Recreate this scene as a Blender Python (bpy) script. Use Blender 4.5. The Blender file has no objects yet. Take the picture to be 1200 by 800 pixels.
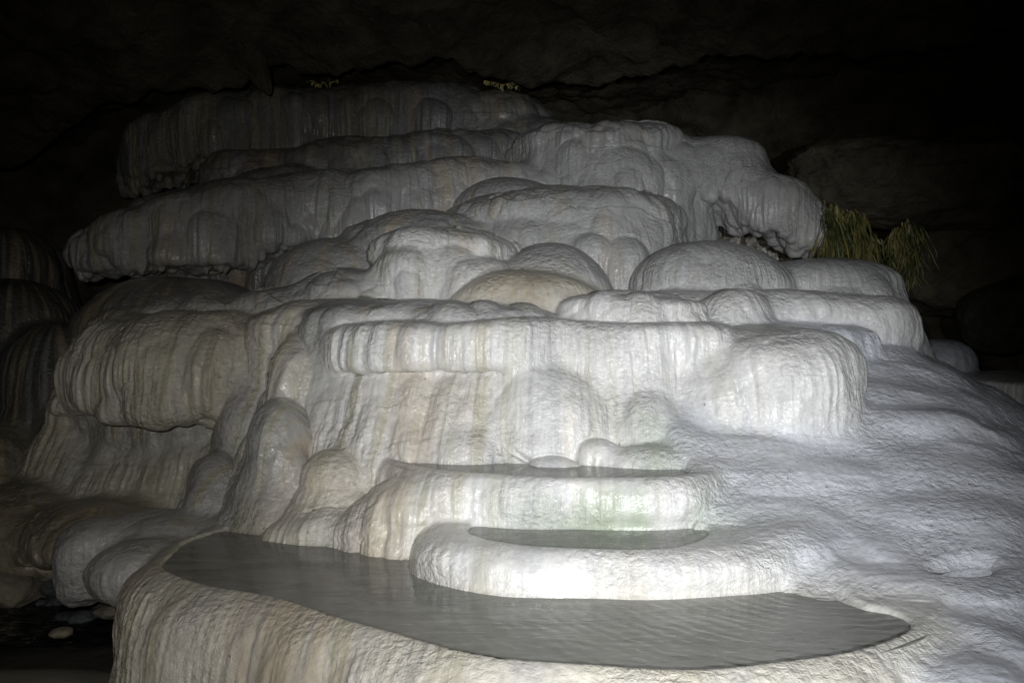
import bpy, bmesh, math, random
import numpy as np
import openvdb

rng = np.random.default_rng(7)
random.seed(7)
C = bpy.context.scene.collection
FOC = 1039.0            # focal length in photo pixels (1200 wide)
EYE = 1.6               # camera height
HOR = 390.0             # horizon row

def PX(px, Y): return (px - 600.0) / FOC * Y
def PZ(py, Y): return EYE + (HOR - py) / FOC * Y

# ------------------------------------------------------------------ noise
def _hash(ix, iy, iz, seed):
    h = (ix.astype(np.uint32) * np.uint32(374761393) + iy.astype(np.uint32) * np.uint32(668265263)
         + iz.astype(np.uint32) * np.uint32(2147483647) + np.uint32(seed * 1274126177 & 0xffffffff))
    h = (h ^ (h >> np.uint32(13))) * np.uint32(1274126177)
    h = (h ^ (h >> np.uint32(16))) * np.uint32(2246822519)
    return (h ^ (h >> np.uint32(15)))

def vnoise(x, y, z, seed=0):
    """smooth value noise, -1..1"""
    x, y, z = np.broadcast_arrays(x, y, z)
    fx, fy, fz = np.floor(x), np.floor(y), np.floor(z)
    tx, ty, tz = x - fx, y - fy, z - fz
    ix, iy, iz = fx.astype(np.int64), fy.astype(np.int64), fz.astype(np.int64)
    tx = tx * tx * (3 - 2 * tx); ty = ty * ty * (3 - 2 * ty); tz = tz * tz * (3 - 2 * tz)
    out = 0
    for dx in (0, 1):
        wx = tx if dx else 1 - tx
        for dy in (0, 1):
            wy = ty if dy else 1 - ty
            for dz in (0, 1):
                wz = tz if dz else 1 - tz
                out = out + wx * wy * wz * (_hash(ix + dx, iy + dy, iz + dz, seed).astype(np.float32) * (2.0 / 4294967295.0) - 1.0)
    return out

def fbm(x, y, z, seed=0, octaves=4, gain=0.5):
    a, s, t = 1.0, 0.0, 0.0
    for o in range(octaves):
        s = s + a * vnoise(x * 2 ** o + 3.7 * o, y * 2 ** o + 1.3 * o, z * 2 ** o, seed + o); t += a; a *= gain
    return s / t

def worley(x, y, z, seed=0):
    """distance to the nearest and second nearest feature point"""
    fx, fy, fz = np.floor(x), np.floor(y), np.floor(z)
    ix, iy, iz = fx.astype(np.int64), fy.astype(np.int64), fz.astype(np.int64)
    f1 = np.full(x.shape, 9.0, np.float32); f2 = f1.copy()
    for dx in (-1, 0, 1):
        for dy in (-1, 0, 1):
            for dz in (-1, 0, 1):
                h = _hash(ix + dx, iy + dy, iz + dz, seed)
                jx = (h & np.uint32(1023)).astype(np.float32) / 1023.0
                jy = ((h >> np.uint32(10)) & np.uint32(1023)).astype(np.float32) / 1023.0
                jz = ((h >> np.uint32(20)) & np.uint32(1023)).astype(np.float32) / 1023.0
                d = (fx + dx + jx - x) ** 2 + (fy + dy + jy - y) ** 2 + (fz + dz + jz - z) ** 2
                d = d.astype(np.float32)
                f2 = np.minimum(f2, np.maximum(f1, d)); f1 = np.minimum(f1, d)
    return np.sqrt(f1), np.sqrt(f2)

from concurrent.futures import ThreadPoolExecutor
import os
POOL = ThreadPoolExecutor(max(2, os.cpu_count() or 4))
def par(fn, *arr, n=20000):
    """run an array function over chunks in the thread pool"""
    r = list(POOL.map(lambda i: fn(*[a[i:i + n] for a in arr]), range(0, len(arr[0]), n)))
    if isinstance(r[0], tuple): return tuple(np.concatenate([q[j] for q in r]) for j in range(len(r[0])))
    return np.concatenate(r)

def smin(a, b, k):
    h = np.maximum(k - np.abs(a - b), 0.0) / k
    return np.minimum(a, b) - h * h * k * 0.25

def smax(a, b, k): return -smin(-a, -b, k)

def chaikin(pts, n=2):
    p = np.array(pts, float)
    for _ in range(n):
        q = np.roll(p, -1, 0)
        p = np.stack([0.75 * p + 0.25 * q, 0.25 * p + 0.75 * q], 1).reshape(-1, 2)
    return p

def poly_sdf(x, y, poly):
    d = np.full(np.broadcast(x, y).shape, 1e9); s = np.ones(d.shape)
    n = len(poly)
    for i in range(n):
        ax, ay = poly[i]; bx, by = poly[i - 1]
        ex, ey = bx - ax, by - ay
        wx, wy = x - ax, y - ay
        t = np.clip((wx * ex + wy * ey) / (ex * ex + ey * ey + 1e-12), 0, 1)
        d = np.minimum(d, (wx - ex * t) ** 2 + (wy - ey * t) ** 2)
        c1 = y >= ay; c2 = y < by; c3 = (ex * wy) > (ey * wx)
        flip = (c1 & c2 & c3) | (~c1 & ~c2 & ~c3)
        s = np.where(flip, -s, s)
    return s * np.sqrt(d)

class PlanField:
    """signed distance to a plan outline, tabulated on a 1.5 cm grid"""
    def __init__(s, poly, pad):
        a, b = poly.min(0) - pad, poly.max(0) + pad
        s.h = 0.015; s.a = a; n = np.ceil((b - a) / s.h).astype(int) + 2
        gx = (a[0] + s.h * np.arange(n[0]))[:, None]; gy = (a[1] + s.h * np.arange(n[1]))[None, :]
        s.t = poly_sdf(gx, gy, poly).astype(np.float32); s.n = n
    def __call__(s, x, y):
        u = np.clip((x - s.a[0]) / s.h, 0, s.n[0] - 1.001); v = np.clip((y - s.a[1]) / s.h, 0, s.n[1] - 1.001)
        i = u.astype(np.int32); j = v.astype(np.int32); u = u - i; v = v - j
        t = s.t
        return (t[i, j] * (1 - u) + t[i + 1, j] * u) * (1 - v) + (t[i, j + 1] * (1 - u) + t[i + 1, j + 1] * u) * v

# ------------------------------------------------------------------ primitives of the flowstone
PRIMS = []
CARVES = []
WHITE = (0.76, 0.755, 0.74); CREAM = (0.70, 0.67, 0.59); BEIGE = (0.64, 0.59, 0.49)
GREY = (0.46, 0.46, 0.455); OLIVE = (0.42, 0.40, 0.29); BROWN = (0.30, 0.27, 0.20); BLUELIT_W = (0.67, 0.685, 0.735)  # last one: white with the right side's bluish light mixed into the colour
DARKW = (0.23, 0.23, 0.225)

class Gum:
    grain = 1.0; host = None
    """a gumdrop of flowstone: super-elliptic crown over a skirt that flares or draws in"""
    def __init__(s, piece, xl, xr, yt, Y, h=0.3, p=2.2, m=2.2, ry=None, flare=0.15, yb=None, k=0.05,
                 lobe=1.0, flute=0.5, tint=WHITE, lean=0.0, leanx=0.0, tip=0.1, back=0.0):
        s.piece = piece
        s.cx = PX(0.5 * (xl + xr), Y); s.cy = Y; s.rx = 0.5 * (xr - xl) / FOC * Y
        s.ry = ry if ry is not None else s.rx
        s.zt = PZ(yt, Y); s.h = h; s.zc = s.zt - h; s.p = p; s.m = m; s.flare = flare
        s.zb = PZ(yb, Y) if yb is not None else None
        s.k = k; s.lobe = lobe; s.flute = flute; s.tint = tint; s.lean = lean; s.leanx = leanx; s.tip = tip
        lo = s.zb - 0.35 if s.zb is not None else -0.3
        grow = (max(0.0, flare) + max(abs(lean), abs(leanx))) * max(0.0, s.zc - lo) + 0.3
        s.bb = (s.cx - s.rx - grow, s.cx + s.rx + grow, s.cy - s.ry - grow, s.cy + s.ry + grow, lo, s.zt + 0.3)
    def flow(s, x, y):
        return np.arctan2(x - s.cx, s.cy - y) * max(s.rx, s.ry) * 1.25
    def sdf(s, x, y, z):
        dz = z - s.zc
        drop = np.maximum(-dz, 0.0)
        cx = s.cx + s.leanx * drop; cy = s.cy + s.lean * drop
        g = s.flare * drop
        rx = np.maximum(s.rx + g, 0.03); ry = np.maximum(s.ry + g, 0.03)
        A = np.abs(x - cx) / rx + 1e-5; B = np.abs(y - cy) / ry + 1e-5; v = np.maximum(dz, 0) / s.h
        q = (A ** s.m + B ** s.m) ** (1 / s.m)
        Fv = (q ** s.p + v ** s.p) ** (1 / s.p)
        dq = (q / Fv) ** (s.p - 1); dv = (v / Fv) ** (s.p - 1) / s.h
        gr = np.sqrt((dq * (A / q) ** (s.m - 1) / rx) ** 2 + (dq * (B / q) ** (s.m - 1) / ry) ** 2 + dv ** 2) + 1e-4
        d = np.clip((Fv - 1) / gr, -0.6, 2.0)
        if s.zb is not None:
            n = vnoise(x * 7 + 5, y * 7, 0.0, 31) * 0.6 + vnoise(x * 17, y * 17, 0.0, 32) * 0.4
            zb = s.zb + s.tip * n
            d = smax(d, (zb - z) * 0.7, 0.08)
        return d

class Roll:
    grain = 1.0; host = None
    """one length of a drooping roll of flowstone between two stations (px, top row, bottom row, distance, half thickness)"""
    def __init__(s, piece, a, b, h=0.35, p=2.3, flare=0.0, k=0.06, lobe=0.7, flute=1.0, tint=WHITE, tip=0.12):
        s.piece = piece; s.h = h; s.p = p; s.flare = flare; s.k = k; s.lobe = lobe; s.flute = flute; s.tint = tint; s.tip = tip
        f = lambda q: (PX(q[0], q[3]), q[3], PZ(q[1], q[3]), PZ(q[2], q[3]) if q[2] is not None else -1.0, q[4])
        s.a, s.b = f(a), f(b)
        A, B = s.a, s.b; r = max(A[4], B[4]) + 0.3 + max(flare, 0) * 2
        s.bb = (min(A[0], B[0]) - r, max(A[0], B[0]) + r, min(A[1], B[1]) - r, max(A[1], B[1]) + r,
                max(min(A[3], B[3]) - .4, -.3), max(A[2], B[2]) + .3)
    def flow(s, x, y):
        A, B = s.a, s.b; ex, ey = B[0] - A[0], B[1] - A[1]
        return s.off + ((x - A[0]) * ex + (y - A[1]) * ey) / math.hypot(ex, ey)
    def sdf(s, x, y, z):
        A, B = s.a, s.b; ex, ey = B[0] - A[0], B[1] - A[1]
        t = np.clip(((x - A[0]) * ex + (y - A[1]) * ey) / (ex * ex + ey * ey), 0, 1)
        dist = np.sqrt((x - A[0] - ex * t) ** 2 + (y - A[1] - ey * t) ** 2)
        zt = A[2] + (B[2] - A[2]) * t; zb = A[3] + (B[3] - A[3]) * t; r = A[4] + (B[4] - A[4]) * t
        dz = z - zt + s.h
        r = np.maximum(r + s.flare * np.maximum(-dz, 0), .03)
        q = dist / r + 1e-5; v = np.maximum(dz, 0) / s.h
        Fv = (q ** s.p + v ** s.p) ** (1 / s.p)
        gr = np.sqrt(((q / Fv) ** (s.p - 1) / r) ** 2 + ((v / Fv) ** (s.p - 1) / s.h) ** 2) + 1e-4
        d = np.clip((Fv - 1) / gr, -.6, 2.0)
        n = vnoise(x * 7 + 5, y * 7, 0.0, 31) * 0.6 + vnoise(x * 17, y * 17, 0.0, 32) * 0.4
        return smax(d, (zb + s.tip * n - z) * 0.7, 0.08)

class Shelf:
    grain = 1.0; host = None
    """a terrace with a traced plan outline: level lip, curtain that bulges then flares"""
    def __init__(s, piece, poly, zt, bulge=0.06, bl=0.08, flare=0.12, rise=0.0, r=0.05, k=0.04, lobe=0.6, flute=1.0, tint=WHITE, zb=None, tip=0.1, ctr=(.2, 6.8)):
        s.ctr = ctr; s.piece = piece; s.poly = chaikin(poly, 2); s.zt = zt; s.bulge = bulge; s.bl = bl; s.flare = flare; s.rise = rise; s.r = r
        s.k = k; s.lobe = lobe; s.flute = flute; s.tint = tint; s.zb = zb; s.tip = tip
        lo = zb - 0.3 if zb is not None else -0.3
        g = bulge + max(flare, 0) * (zt - lo) + 0.3
        a, b = s.poly.min(0), s.poly.max(0)
        s.field = PlanField(s.poly, g + .1)
        s.bb = (a[0] - g, b[0] + g, a[1] - g, b[1] + g, lo, zt + 0.3 + max(rise, 0))
    def flow(s, x, y):
        return np.arctan2(x - s.ctr[0], s.ctr[1] - y) * abs(s.ctr[1] - s.poly[:, 1].min())
    def sdf(s, x, y, z):
        d2 = s.field(x, y)
        u = np.maximum(s.zt - z, 0.0)
        off = s.bulge * (1 - np.exp(-u / s.bl)) + s.flare * u
        side = (d2 - off) * 0.95
        top = z - (s.zt + s.rise * (1 - np.exp(np.minimum(d2, 0) * 2.0)))
        d = smax(side, top, s.r * 2)
        if s.zb is not None:
            n = vnoise(x * 7 + 5, y * 7, 0.0, 31) * 0.6 + vnoise(x * 17, y * 17, 0.0, 32) * 0.4
            d = smax(d, (s.zb + s.tip * n - z) * 0.7, 0.06)
        return d

class Sheet:
    """a wet sheet of flowstone draped through surveyed points (px, row, distance), with gentle steps"""
    host = None
    def __init__(s, piece, pts, poly, k=0.05, lobe=0.2, flute=0.3, tint=WHITE, step=.13, mix=.55):
        s.piece = piece; s.k = k; s.lobe = lobe; s.flute = flute; s.tint = tint; s.grain = 1.0
        s.poly = chaikin(poly, 2); s.field = PlanField(s.poly, 1.0)
        a = s.field.a; n = s.field.n
        gx = (a[0] + .015 * np.arange(n[0])); gy = (a[1] + .015 * np.arange(n[1]))
        p = np.array([(PX(q[0], q[2]), q[2], PZ(q[1], q[2])) for q in pts])
        r = np.hypot(p[:, None, 0] - p[None, :, 0], p[:, None, 1] - p[None, :, 1])
        K = r + np.eye(len(p)) * -.06
        M = np.zeros((len(p) + 3,) * 2); M[:-3, :-3] = K; Q = np.c_[np.ones(len(p)), p[:, :2]]; M[:-3, -3:] = Q; M[-3:, :-3] = Q.T
        w = np.linalg.solve(M, np.r_[p[:, 2], 0, 0, 0])
        X, Y = np.meshgrid(gx[::4], gy[::4], indexing='ij'); H = w[-3] + w[-2] * X + w[-1] * Y
        for wi, pi in zip(w[:-3], p): H = H + wi * np.sqrt((X - pi[0]) ** 2 + (Y - pi[1]) ** 2 + .01)
        H = H + .06 * fbm(X * 1.5, Y * 1.5, X * 0 + 4.4, 411, 3)
        c = H / step + 1.1 * fbm(X * 1.5, Y * 1.5, X * 0, 415, 3); f = c - np.floor(c); st = f * f * f * (f * (6 * f - 15) + 10)
        H = H + mix * step * (st - f)
        s.t = PlanField.__new__(PlanField); s.t.h = .06; s.t.a = a; s.t.t = H.astype(np.float32); s.t.n = np.array(H.shape)
        lo, hi = s.poly.min(0), s.poly.max(0)
        s.bb = (lo[0] - .6, hi[0] + .6, lo[1] - .6, hi[1] + .6, -.3, float(p[:, 2].max()) + .3)
    def sdf(s, x, y, z):
        H = s.t(x, y)
        return smax((z - H) * .85, (s.field(x, y) - .35 * np.maximum(H - z, 0)) * .9, .06)

class Carve:
    grain = 1.0; host = None
    def __init__(s, poly, floor, ztop, k=0.03):
        s.poly = chaikin(poly, 2); s.floor = floor; s.k = k
        a, b = s.poly.min(0), s.poly.max(0)
        s.field = PlanField(s.poly, .35)
        s.bb = (a[0] - .2, b[0] + .2, a[1] - .2, b[1] + .2, floor - .2, ztop + 0.25)
    def sdf(s, x, y, z):
        d2 = s.field(x, y)
        return smax(d2, s.floor + .075 * np.exp(np.minimum(d2, 0) / .12) - z, 0.03)

PIECES = {}     # key -> (thing, part name, parent part key or None, label or None)
def piece(key, thing, part, sub_of=None, label=None):
    PIECES[key] = (thing, part, sub_of, label); return key

exec_order = []
def attach(host, n, rc=(.07, .16), fringe=0, seed=0):
    """small lobes that grew on the front of a dome, roll or shelf; fringe: drips along a cut lower edge"""
    r = np.random.default_rng(seed + int(abs(host.bb[0] * 1000)) + int(abs(host.bb[4] * 777)))
    hi = len(exec_order) - 1
    even = 0; span = 0
    if isinstance(host, Roll) and host.piece in ('ca', 'cb', 'Z', 'U', 'Wl'):
        span = math.hypot(host.b[0] - host.a[0], host.b[1] - host.a[1]); even = max(1, int(span / .25))
    for j in range(even + n + fringe):
        ev = j < even; fr = j >= n + even
        rad = r.uniform(*rc) if not fr else r.uniform(.022, .055)
        if ev: rad = r.uniform(.145, .215)
        if isinstance(host, Gum):
            th = r.uniform(-1.75, 1.75); v = r.uniform(.25, 2.0); dz = host.h * v
            q = (1 - min(1, max(0, 1 - v)) ** host.p) ** (1 / host.p); drop = max(0, dz - host.h)
            ex = (host.rx * q + host.flare * drop - rad * .48); ey = (host.ry * q + host.flare * drop - rad * .48)
            cx = host.cx + math.sin(th) * ex + host.leanx * drop; cy = host.cy - math.cos(th) * ey + host.lean * drop
            zt = host.zt - dz + rad * .35; zb = host.zb
        else:
            A, B = host.a, host.b; t = (j + r.uniform(.2, .8)) / even if ev else r.uniform(0, 1); v = r.uniform(.25, .95) if ev else r.uniform(.2, 1.9); dz = host.h * v
            q = (1 - min(1, max(0, 1 - v)) ** host.p) ** (1 / host.p)
            ex, ey = B[0] - A[0], B[1] - A[1]; L_ = math.hypot(ex, ey); nx, ny = ey / L_, -ex / L_
            if ny > 0: nx, ny = -nx, -ny
            w = (A[4] + (B[4] - A[4]) * t) * q + host.flare * max(0, dz - host.h) - rad * .48
            cx = A[0] + ex * t + nx * w; cy = A[1] + ey * t + ny * w; zt = A[2] + (B[2] - A[2]) * t - dz + rad * .35
            zb = A[3] + (B[3] - A[3]) * t if A[3] > -.5 and B[3] > -.5 else None
        if fr and zb is None: continue
        g = Gum(host.piece, 0, 1, 390, 1.0, h=rad * r.uniform(1.0, 1.8), p=2.0, flare=(-.03 if zb is not None else host.flare * .5 - .06), yb=None,
                k=.014, lobe=host.lobe * .3, flute=host.flute, tint=host.tint, tip=.03)
        g.cx, g.cy, g.rx, g.ry = cx, cy, rad, rad * r.uniform(.8, 1.1)
        if fr:
            zt = zb + .10; g.h = .08; g.flare = -.16; zb = zb - r.uniform(.03, .16)
        g.zt = zt; g.zc = zt - g.h
        if zb is not None: g.zb = zb + (0 if fr else r.uniform(-.10, .02))
        lo = g.zb - .15 if zb is not None else zt - 1.1
        gr = max(0, g.flare) * max(0, g.zc - lo) + .12
        g.bb = (cx - rad - gr, cx + rad + gr, cy - rad - gr, cy + rad + gr, lo, zt + .12)
        g.host = hi; g.grain = host.grain
        exec_order.append(('u', g))
SPROUT = {'M': 12, 'Ml': 11, 'Q': 9, 'Ql': 5, 'W': 14, 'Wl': 4, 'O': 3, 'Z': 5, 'ca': 4, 'cb': 3, 'c1': 0, 'U': 3, 'H': 7, 'L': 2, 'Ud': 0, 'T': 0}
FRINGE = {'ca': 12, 'cb': 10, 'Z': 9, 'c1': 0, 'U': 0}
def G(*a, **k):
    g = Gum(*a, **k); exec_order.append(('u', g)); attach(g, SPROUT.get(a[0], 0), (.08, .20), fringe=FRINGE.get(a[0], 0))
def S(*a, **k): exec_order.append(('u', Shelf(*a, **k)))
def R(pc, pts, **k):
    ch = len(exec_order); off = 0.0
    for a, b in zip(pts[:-1], pts[1:]):
        g = Roll(pc, a, b, **k); g.chain = ch; g.off = off; off += math.hypot(g.b[0] - g.a[0], g.b[1] - g.a[1])
        exec_order.append(('u', g)); attach(g, SPROUT.get(pc, 0), (.10, .24), FRINGE.get(pc, 0))
def V(*a, **k): exec_order.append(('c', Carve(*a, **k)))

# ---- things (name, label, category)
THINGS = {
 'mound': ('travertine_mound', 'great white travertine mound of stacked terraces and water basins, filling the middle of the cave', 'flowstone mound'),
 'canopy_a': ('flowstone_canopy', 'grey drooping flowstone canopy with ragged dripping underside, beside the mound above the olive banded bulge', 'flowstone canopy'),
 'canopy_b': ('flowstone_canopy', 'darkest and topmost flowstone canopy, tucked under the ceiling with hanging fringes', 'flowstone canopy'),
 'canopy_c': ('flowstone_canopy', 'smooth grey flowstone canopy arching over a dark hollow, next to the hanging yellow moss', 'flowstone canopy'),
 'bulge': ('flowstone_bulge', 'olive and grey banded flowstone bulge overhanging a row of slanting draperies', 'flowstone bulge'),
 'pillow': ('flowstone_pillow', 'rounded grey flowstone pillow hanging over the dark stream, beside the lowest basin', 'flowstone pillow'),
 'bank': ('rock_bank', 'low brown olive rock bank above the dark stream', 'rock bank'),
 'fd1': ('flowstone_dome', 'dim dark dome half hidden between a taller dome and a rounder one', 'flowstone dome'),
 'fd2': ('flowstone_dome', 'dim rounded dome nearest the olive banded bulge, in front of two darker domes', 'flowstone dome'),
 'fd3': ('flowstone_dome', 'darkest and rearmost dome, fading into the black cave wall', 'flowstone dome'),
 'fd4': ('flowstone_dome', 'broad low dim dome between the olive bulge and the drooping canopy above it', 'flowstone dome'),
 'ledge': ('flowstone_ledge', 'far dim flowstone ledge with a flat rim, beyond the wet slope', 'flowstone ledge'),
 'knob': ('flowstone_mound', 'small dim bluish flowstone knob on the far ledge beside the long terrace', 'flowstone knob'),
}

# ---- core body -------------------------------------------------------------
piece('core', 'mound', 'slope', None, 'grey back slope between the terraces')
def core(*a, **k):
    g = Gum('core', 0, 1, 0, 1, **k); return g
def GW(pc, cx, cy, rx, ry, zt, **k):
    """gumdrop given in metres"""
    g = Gum(pc, 0, 1, 390, 1.0, **k)
    g.cx, g.cy, g.rx, g.ry = cx, cy, rx, ry
    g.zt = zt; g.zc = zt - g.h
    lo = g.zb - 0.35 if g.zb is not None else -0.3
    gr = max(0.0, g.flare) * max(0.0, g.zc - lo) + 0.3
    g.bb = (cx - rx - gr, cx + rx + gr, cy - ry - gr, cy + ry + gr, lo, zt + 0.3)
    exec_order.append(('u', g))

# ---- A: the front basin
piece('A', 'mound', 'rimstone_basin', None, 'lowest and largest basin, a crescent pool behind a fluted cream rim')
piece('B', 'mound', 'rimstone_basin', None, 'middle basin with a small grey pool and a thick bright lip')
piece('C', 'mound', 'rimstone_basin', None, 'upper basin, a sliver of water above a green stained wall')
piece('Cl', 'mound', 'lobe', 'C', 'rounded cream shoulder of the upper basin')
A_out = [(-1.48, 3.62), (-1.20, 3.27), (-.86, 3.10), (-.47, 2.83), (-.10, 2.60), (.25, 2.49), (.5, 2.46), (.75, 2.49), (1.03, 2.58), (1.30, 2.74), (1.47, 2.94), (1.65, 3.4), (1.2, 4.6), (-.5, 4.9), (-1.3, 4.7), (-1.56, 4.2)]
A_pool = [(-1.46, 3.62), (-1.18, 3.29), (-.84, 3.12), (-.455, 2.855), (-.10, 2.625), (.245, 2.515), (.5, 2.485), (.74, 2.515), (1.015, 2.61), (1.20, 2.70), (1.31, 2.80), (1.32, 2.93), (1.22, 3.06), (1.25, 3.4), (.9, 4.2), (-.5, 4.5), (-1.2, 4.6), (-1.53, 4.15)]
ZA = 0.65
S('A', A_out, ZA + 0.012, bulge=0.13, bl=0.07, flare=0.12, r=0.014, lobe=0.45, flute=1.2, tint=CREAM)
V(A_pool, ZA - 0.11, ZA, k=.012)
# ---- B
ZB = 0.79
B_out = [(-.36, 3.75), (-.31, 3.52), (-.16, 3.37), (.06, 3.28), (.3, 3.245), (.6, 3.25), (.85, 3.29), (1.06, 3.37), (1.22, 3.6), (1.2, 4.2), (.2, 4.4), (-.3, 4.2)]
B_pool = [(-.22, 3.70), (-.17, 3.53), (.0, 3.385), (.2, 3.315), (.45, 3.295), (.66, 3.34), (.80, 3.52), (.78, 3.70), (.5, 3.95), (.1, 3.98), (-.12, 3.88)]
S('B', B_out, ZB + 0.012, bulge=0.05, bl=0.05, flare=0.20, r=0.022, lobe=0.6, flute=0.8, tint=WHITE)
V(B_pool, ZB - 0.10, ZB, k=.02)
# ---- C
ZC = 0.985
C_out = [(-.66, 4.3), (-.52, 4.0), (-.36, 3.83), (-.1, 3.74), (.2, 3.70), (.5, 3.70), (.75, 3.74), (.88, 3.88), (.95, 4.1), (.9, 4.7), (0, 4.9), (-.6, 4.7)]
C_pool = [(-.62, 4.3), (-.48, 4.03), (-.32, 3.88), (-.06, 3.785), (.2, 3.745), (.5, 3.745), (.70, 3.80), (.80, 3.96), (.8, 4.2), (.5, 4.4), (0, 4.5), (-.4, 4.5)]
S('C', C_out, ZC + 0.012, bulge=0.025, bl=0.05, flare=0.06, r=0.018, lobe=0.6, flute=1.0, tint=WHITE)
R('Cl', [(520, 566, None, 3.90, .12), (465, 566, None, 3.98, .16), (425, 590, None, 3.98, .13)], h=.16, p=2.0, flare=.42, k=.08, lobe=.8, flute=1.0, tint=(.74, .72, .65))
R('Cl', [(425, 606, None, 3.98, .12), (370, 604, None, 4.05, .12), (315, 618, None, 4.10, .08)], h=.10, p=2.0, flare=.7, k=.05, lobe=.8, flute=.8, tint=(.74, .71, .64))
V(C_pool, ZC - 0.09, ZC, k=.015)

# ---- right-hand wet slope
piece('R', 'mound', 'slope', None, 'wet grey slope stepping down beside the lowest basin')
piece('Rt', 'mound', 'terrace', None, 'low bright terrace with a straight dark rim on the wet slope')
SLOPE = [(935, 694, 3.22), (1000, 700, 3.13), (1062, 713, 3.0), (1102, 746, 2.83), (945, 684, 3.28), (1055, 703, 3.06), (1110, 766, 2.72), (1150, 720, 2.9), (1190, 775, 2.56),
 (1000, 660, 3.4), (1080, 690, 3.15), (1180, 690, 3.2), (1135, 674, 3.3), (1090, 640, 3.5), (1190, 640, 3.5), (960, 640, 3.5), (1000, 620, 3.62), (1080, 630, 3.58),
 (1000, 585, 3.8), (1100, 590, 3.75), (1180, 620, 3.6), (850, 570, 3.85), (900, 560, 3.9), (960, 545, 4.05), (1050, 550, 4.0), (1150, 560, 3.95), (1000, 510, 4.25),
 (900, 522, 4.12), (835, 540, 4.02), (1100, 520, 4.25), (985, 490, 4.42), (1130, 490, 4.42), (1000, 450, 4.8), (1060, 430, 5.0), (1095, 418, 5.15), (1150, 470, 4.75),
 (1190, 515, 4.4), (1260, 570, 4.3), (1310, 660, 3.8), (1310, 780, 3.0), (1235, 530, 4.6), (1150, 440, 5.6), (1215, 490, 5.6), (800, 605, 3.72), (850, 622, 3.6), (860, 500, 4.25), (950, 490, 4.4),
 (900, 745, 2.9), (1000, 760, 2.8), (1020, 745, 2.95), (960, 738, 3.05), (1060, 752, 2.88), (1078, 750, 2.92), (930, 660, 3.4), (880, 635, 3.5)]
S_poly = [(.78, 4.7), (.76, 4.1), (.74, 3.85), (.74, 3.72), (.90, 3.60), (1.0, 3.46), (1.03, 3.28), (1.05, 2.9), (1.25, 2.5), (1.4, 2.2), (2.6, 2.2), (3.3, 4.0), (3.0, 5.9), (.9, 5.9)]
exec_order.append(('u', Sheet('R', SLOPE, S_poly, tint=BLUELIT_W, lobe=.28, flute=.08)))
G('R', 960, 1185, 594, 3.80, h=.13, p=2.6, ry=.20, flare=.30, k=.09, lobe=.4, flute=.25, tint=BLUELIT_W)
G('R', 862, 1010, 545, 4.05, h=.11, p=2.4, ry=.17, flare=.30, k=.09, lobe=.4, flute=.25, tint=BLUELIT_W)
G('R', 1015, 1215, 548, 4.08, h=.13, p=2.4, ry=.18, flare=.40, k=.09, lobe=.4, flute=.25, tint=BLUELIT_W)
G('R', 868, 985, 622, 3.52, h=.10, p=2.4, ry=.16, flare=.40, k=.08, lobe=.4, flute=.25, tint=BLUELIT_W)
G('R', 1052, 1210, 677, 3.28, h=.08, p=4, ry=.24, flare=.5, k=.05, lobe=.4, flute=.25, tint=BLUELIT_W)
Rp_pool = [(PX(a, c), c) for a, c in ((1090, 3.30), (1130, 3.42), (1178, 3.40), (1186, 3.27), (1135, 3.18), (1098, 3.21))]
V(Rp_pool, .635, .70, k=.03)
S('Rt', [(1.55, 4.55), (1.72, 4.40), (2.0, 4.32), (2.22, 4.38), (2.34, 4.6), (2.3, 5.2), (1.6, 5.2)], 1.205, ctr=(1.9, 5.4), bulge=.03, bl=.05, flare=.5, r=.03, k=.05, lobe=.3, flute=.4, tint=BLUELIT_W)

# ---- D: the big bright wall
piece('D', 'mound', 'terrace', None, 'brightest white terrace wall with a fluted curtain along its level lip')
piece('Dl', 'mound', 'lobe', 'D', 'rounded white lobe at the foot of the bright wall')
piece('Ds', 'mound', 'lobe', 'D', 'broad rounded white shoulder of the bright wall')
piece('Df', 'mound', 'drapery', 'D', 'streaked cream draperies below the bright curtain')
ZD = 1.655
D_out = [(-.95, 5.6), (-.98, 4.85), (-.88, 4.58), (-.66, 4.46), (-.3, 4.42), (.02, 4.44), (.10, 4.53), (.45, 4.53), (.85, 4.52), (1.05, 4.58), (1.14, 4.7), (1.35, 5.6)]
S('D', D_out, ZD, bulge=.06, bl=.05, flare=.03, r=.03, k=.02, lobe=.5, flute=1.7, tint=WHITE, zb=ZD - .25, tip=.025, ctr=(.2, 7.5))
D_low = [(-.93, 5.6), (-1.0, 4.9), (-.90, 4.66), (-.66, 4.51), (-.3, 4.45), (.1, 4.50), (.5, 4.52), (.85, 4.55), (1.1, 4.7), (1.3, 5.6)]
S('Df', D_low, ZD - .23, bulge=.0, bl=.15, flare=.58, r=.06, k=.04, lobe=.9, flute=2.2, tint=(.73, .71, .67))
G('Ds', 815, 994, 382, 4.80, h=.34, p=2.8, m=2.6, ry=.55, flare=.10, k=.07, lobe=.8, flute=.8, tint=WHITE)
G('Ds', 785, 905, 418, 4.62, h=.36, p=2.4, ry=.36, flare=.16, k=.08, lobe=.8, flute=.8, tint=WHITE)
G('Dl', 565, 712, 436, 4.47, h=.42, p=2.0, ry=.24, flare=.20, k=.10, lobe=.5, flute=.4, tint=WHITE)
G('Dl', 722, 792, 462, 4.40, h=.22, p=2.0, ry=.16, flare=.30, k=.07, lobe=.3, flute=.4, tint=WHITE)
G('Dl', 680, 800, 392, 4.62, h=.42, ry=.22, flare=.3, k=.08, lobe=.7, flute=.6, tint=WHITE)
G('Dl', 505, 590, 506, 4.30, h=.25, ry=.16, flare=.3, k=.07, tint=WHITE, lobe=.4)
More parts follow.
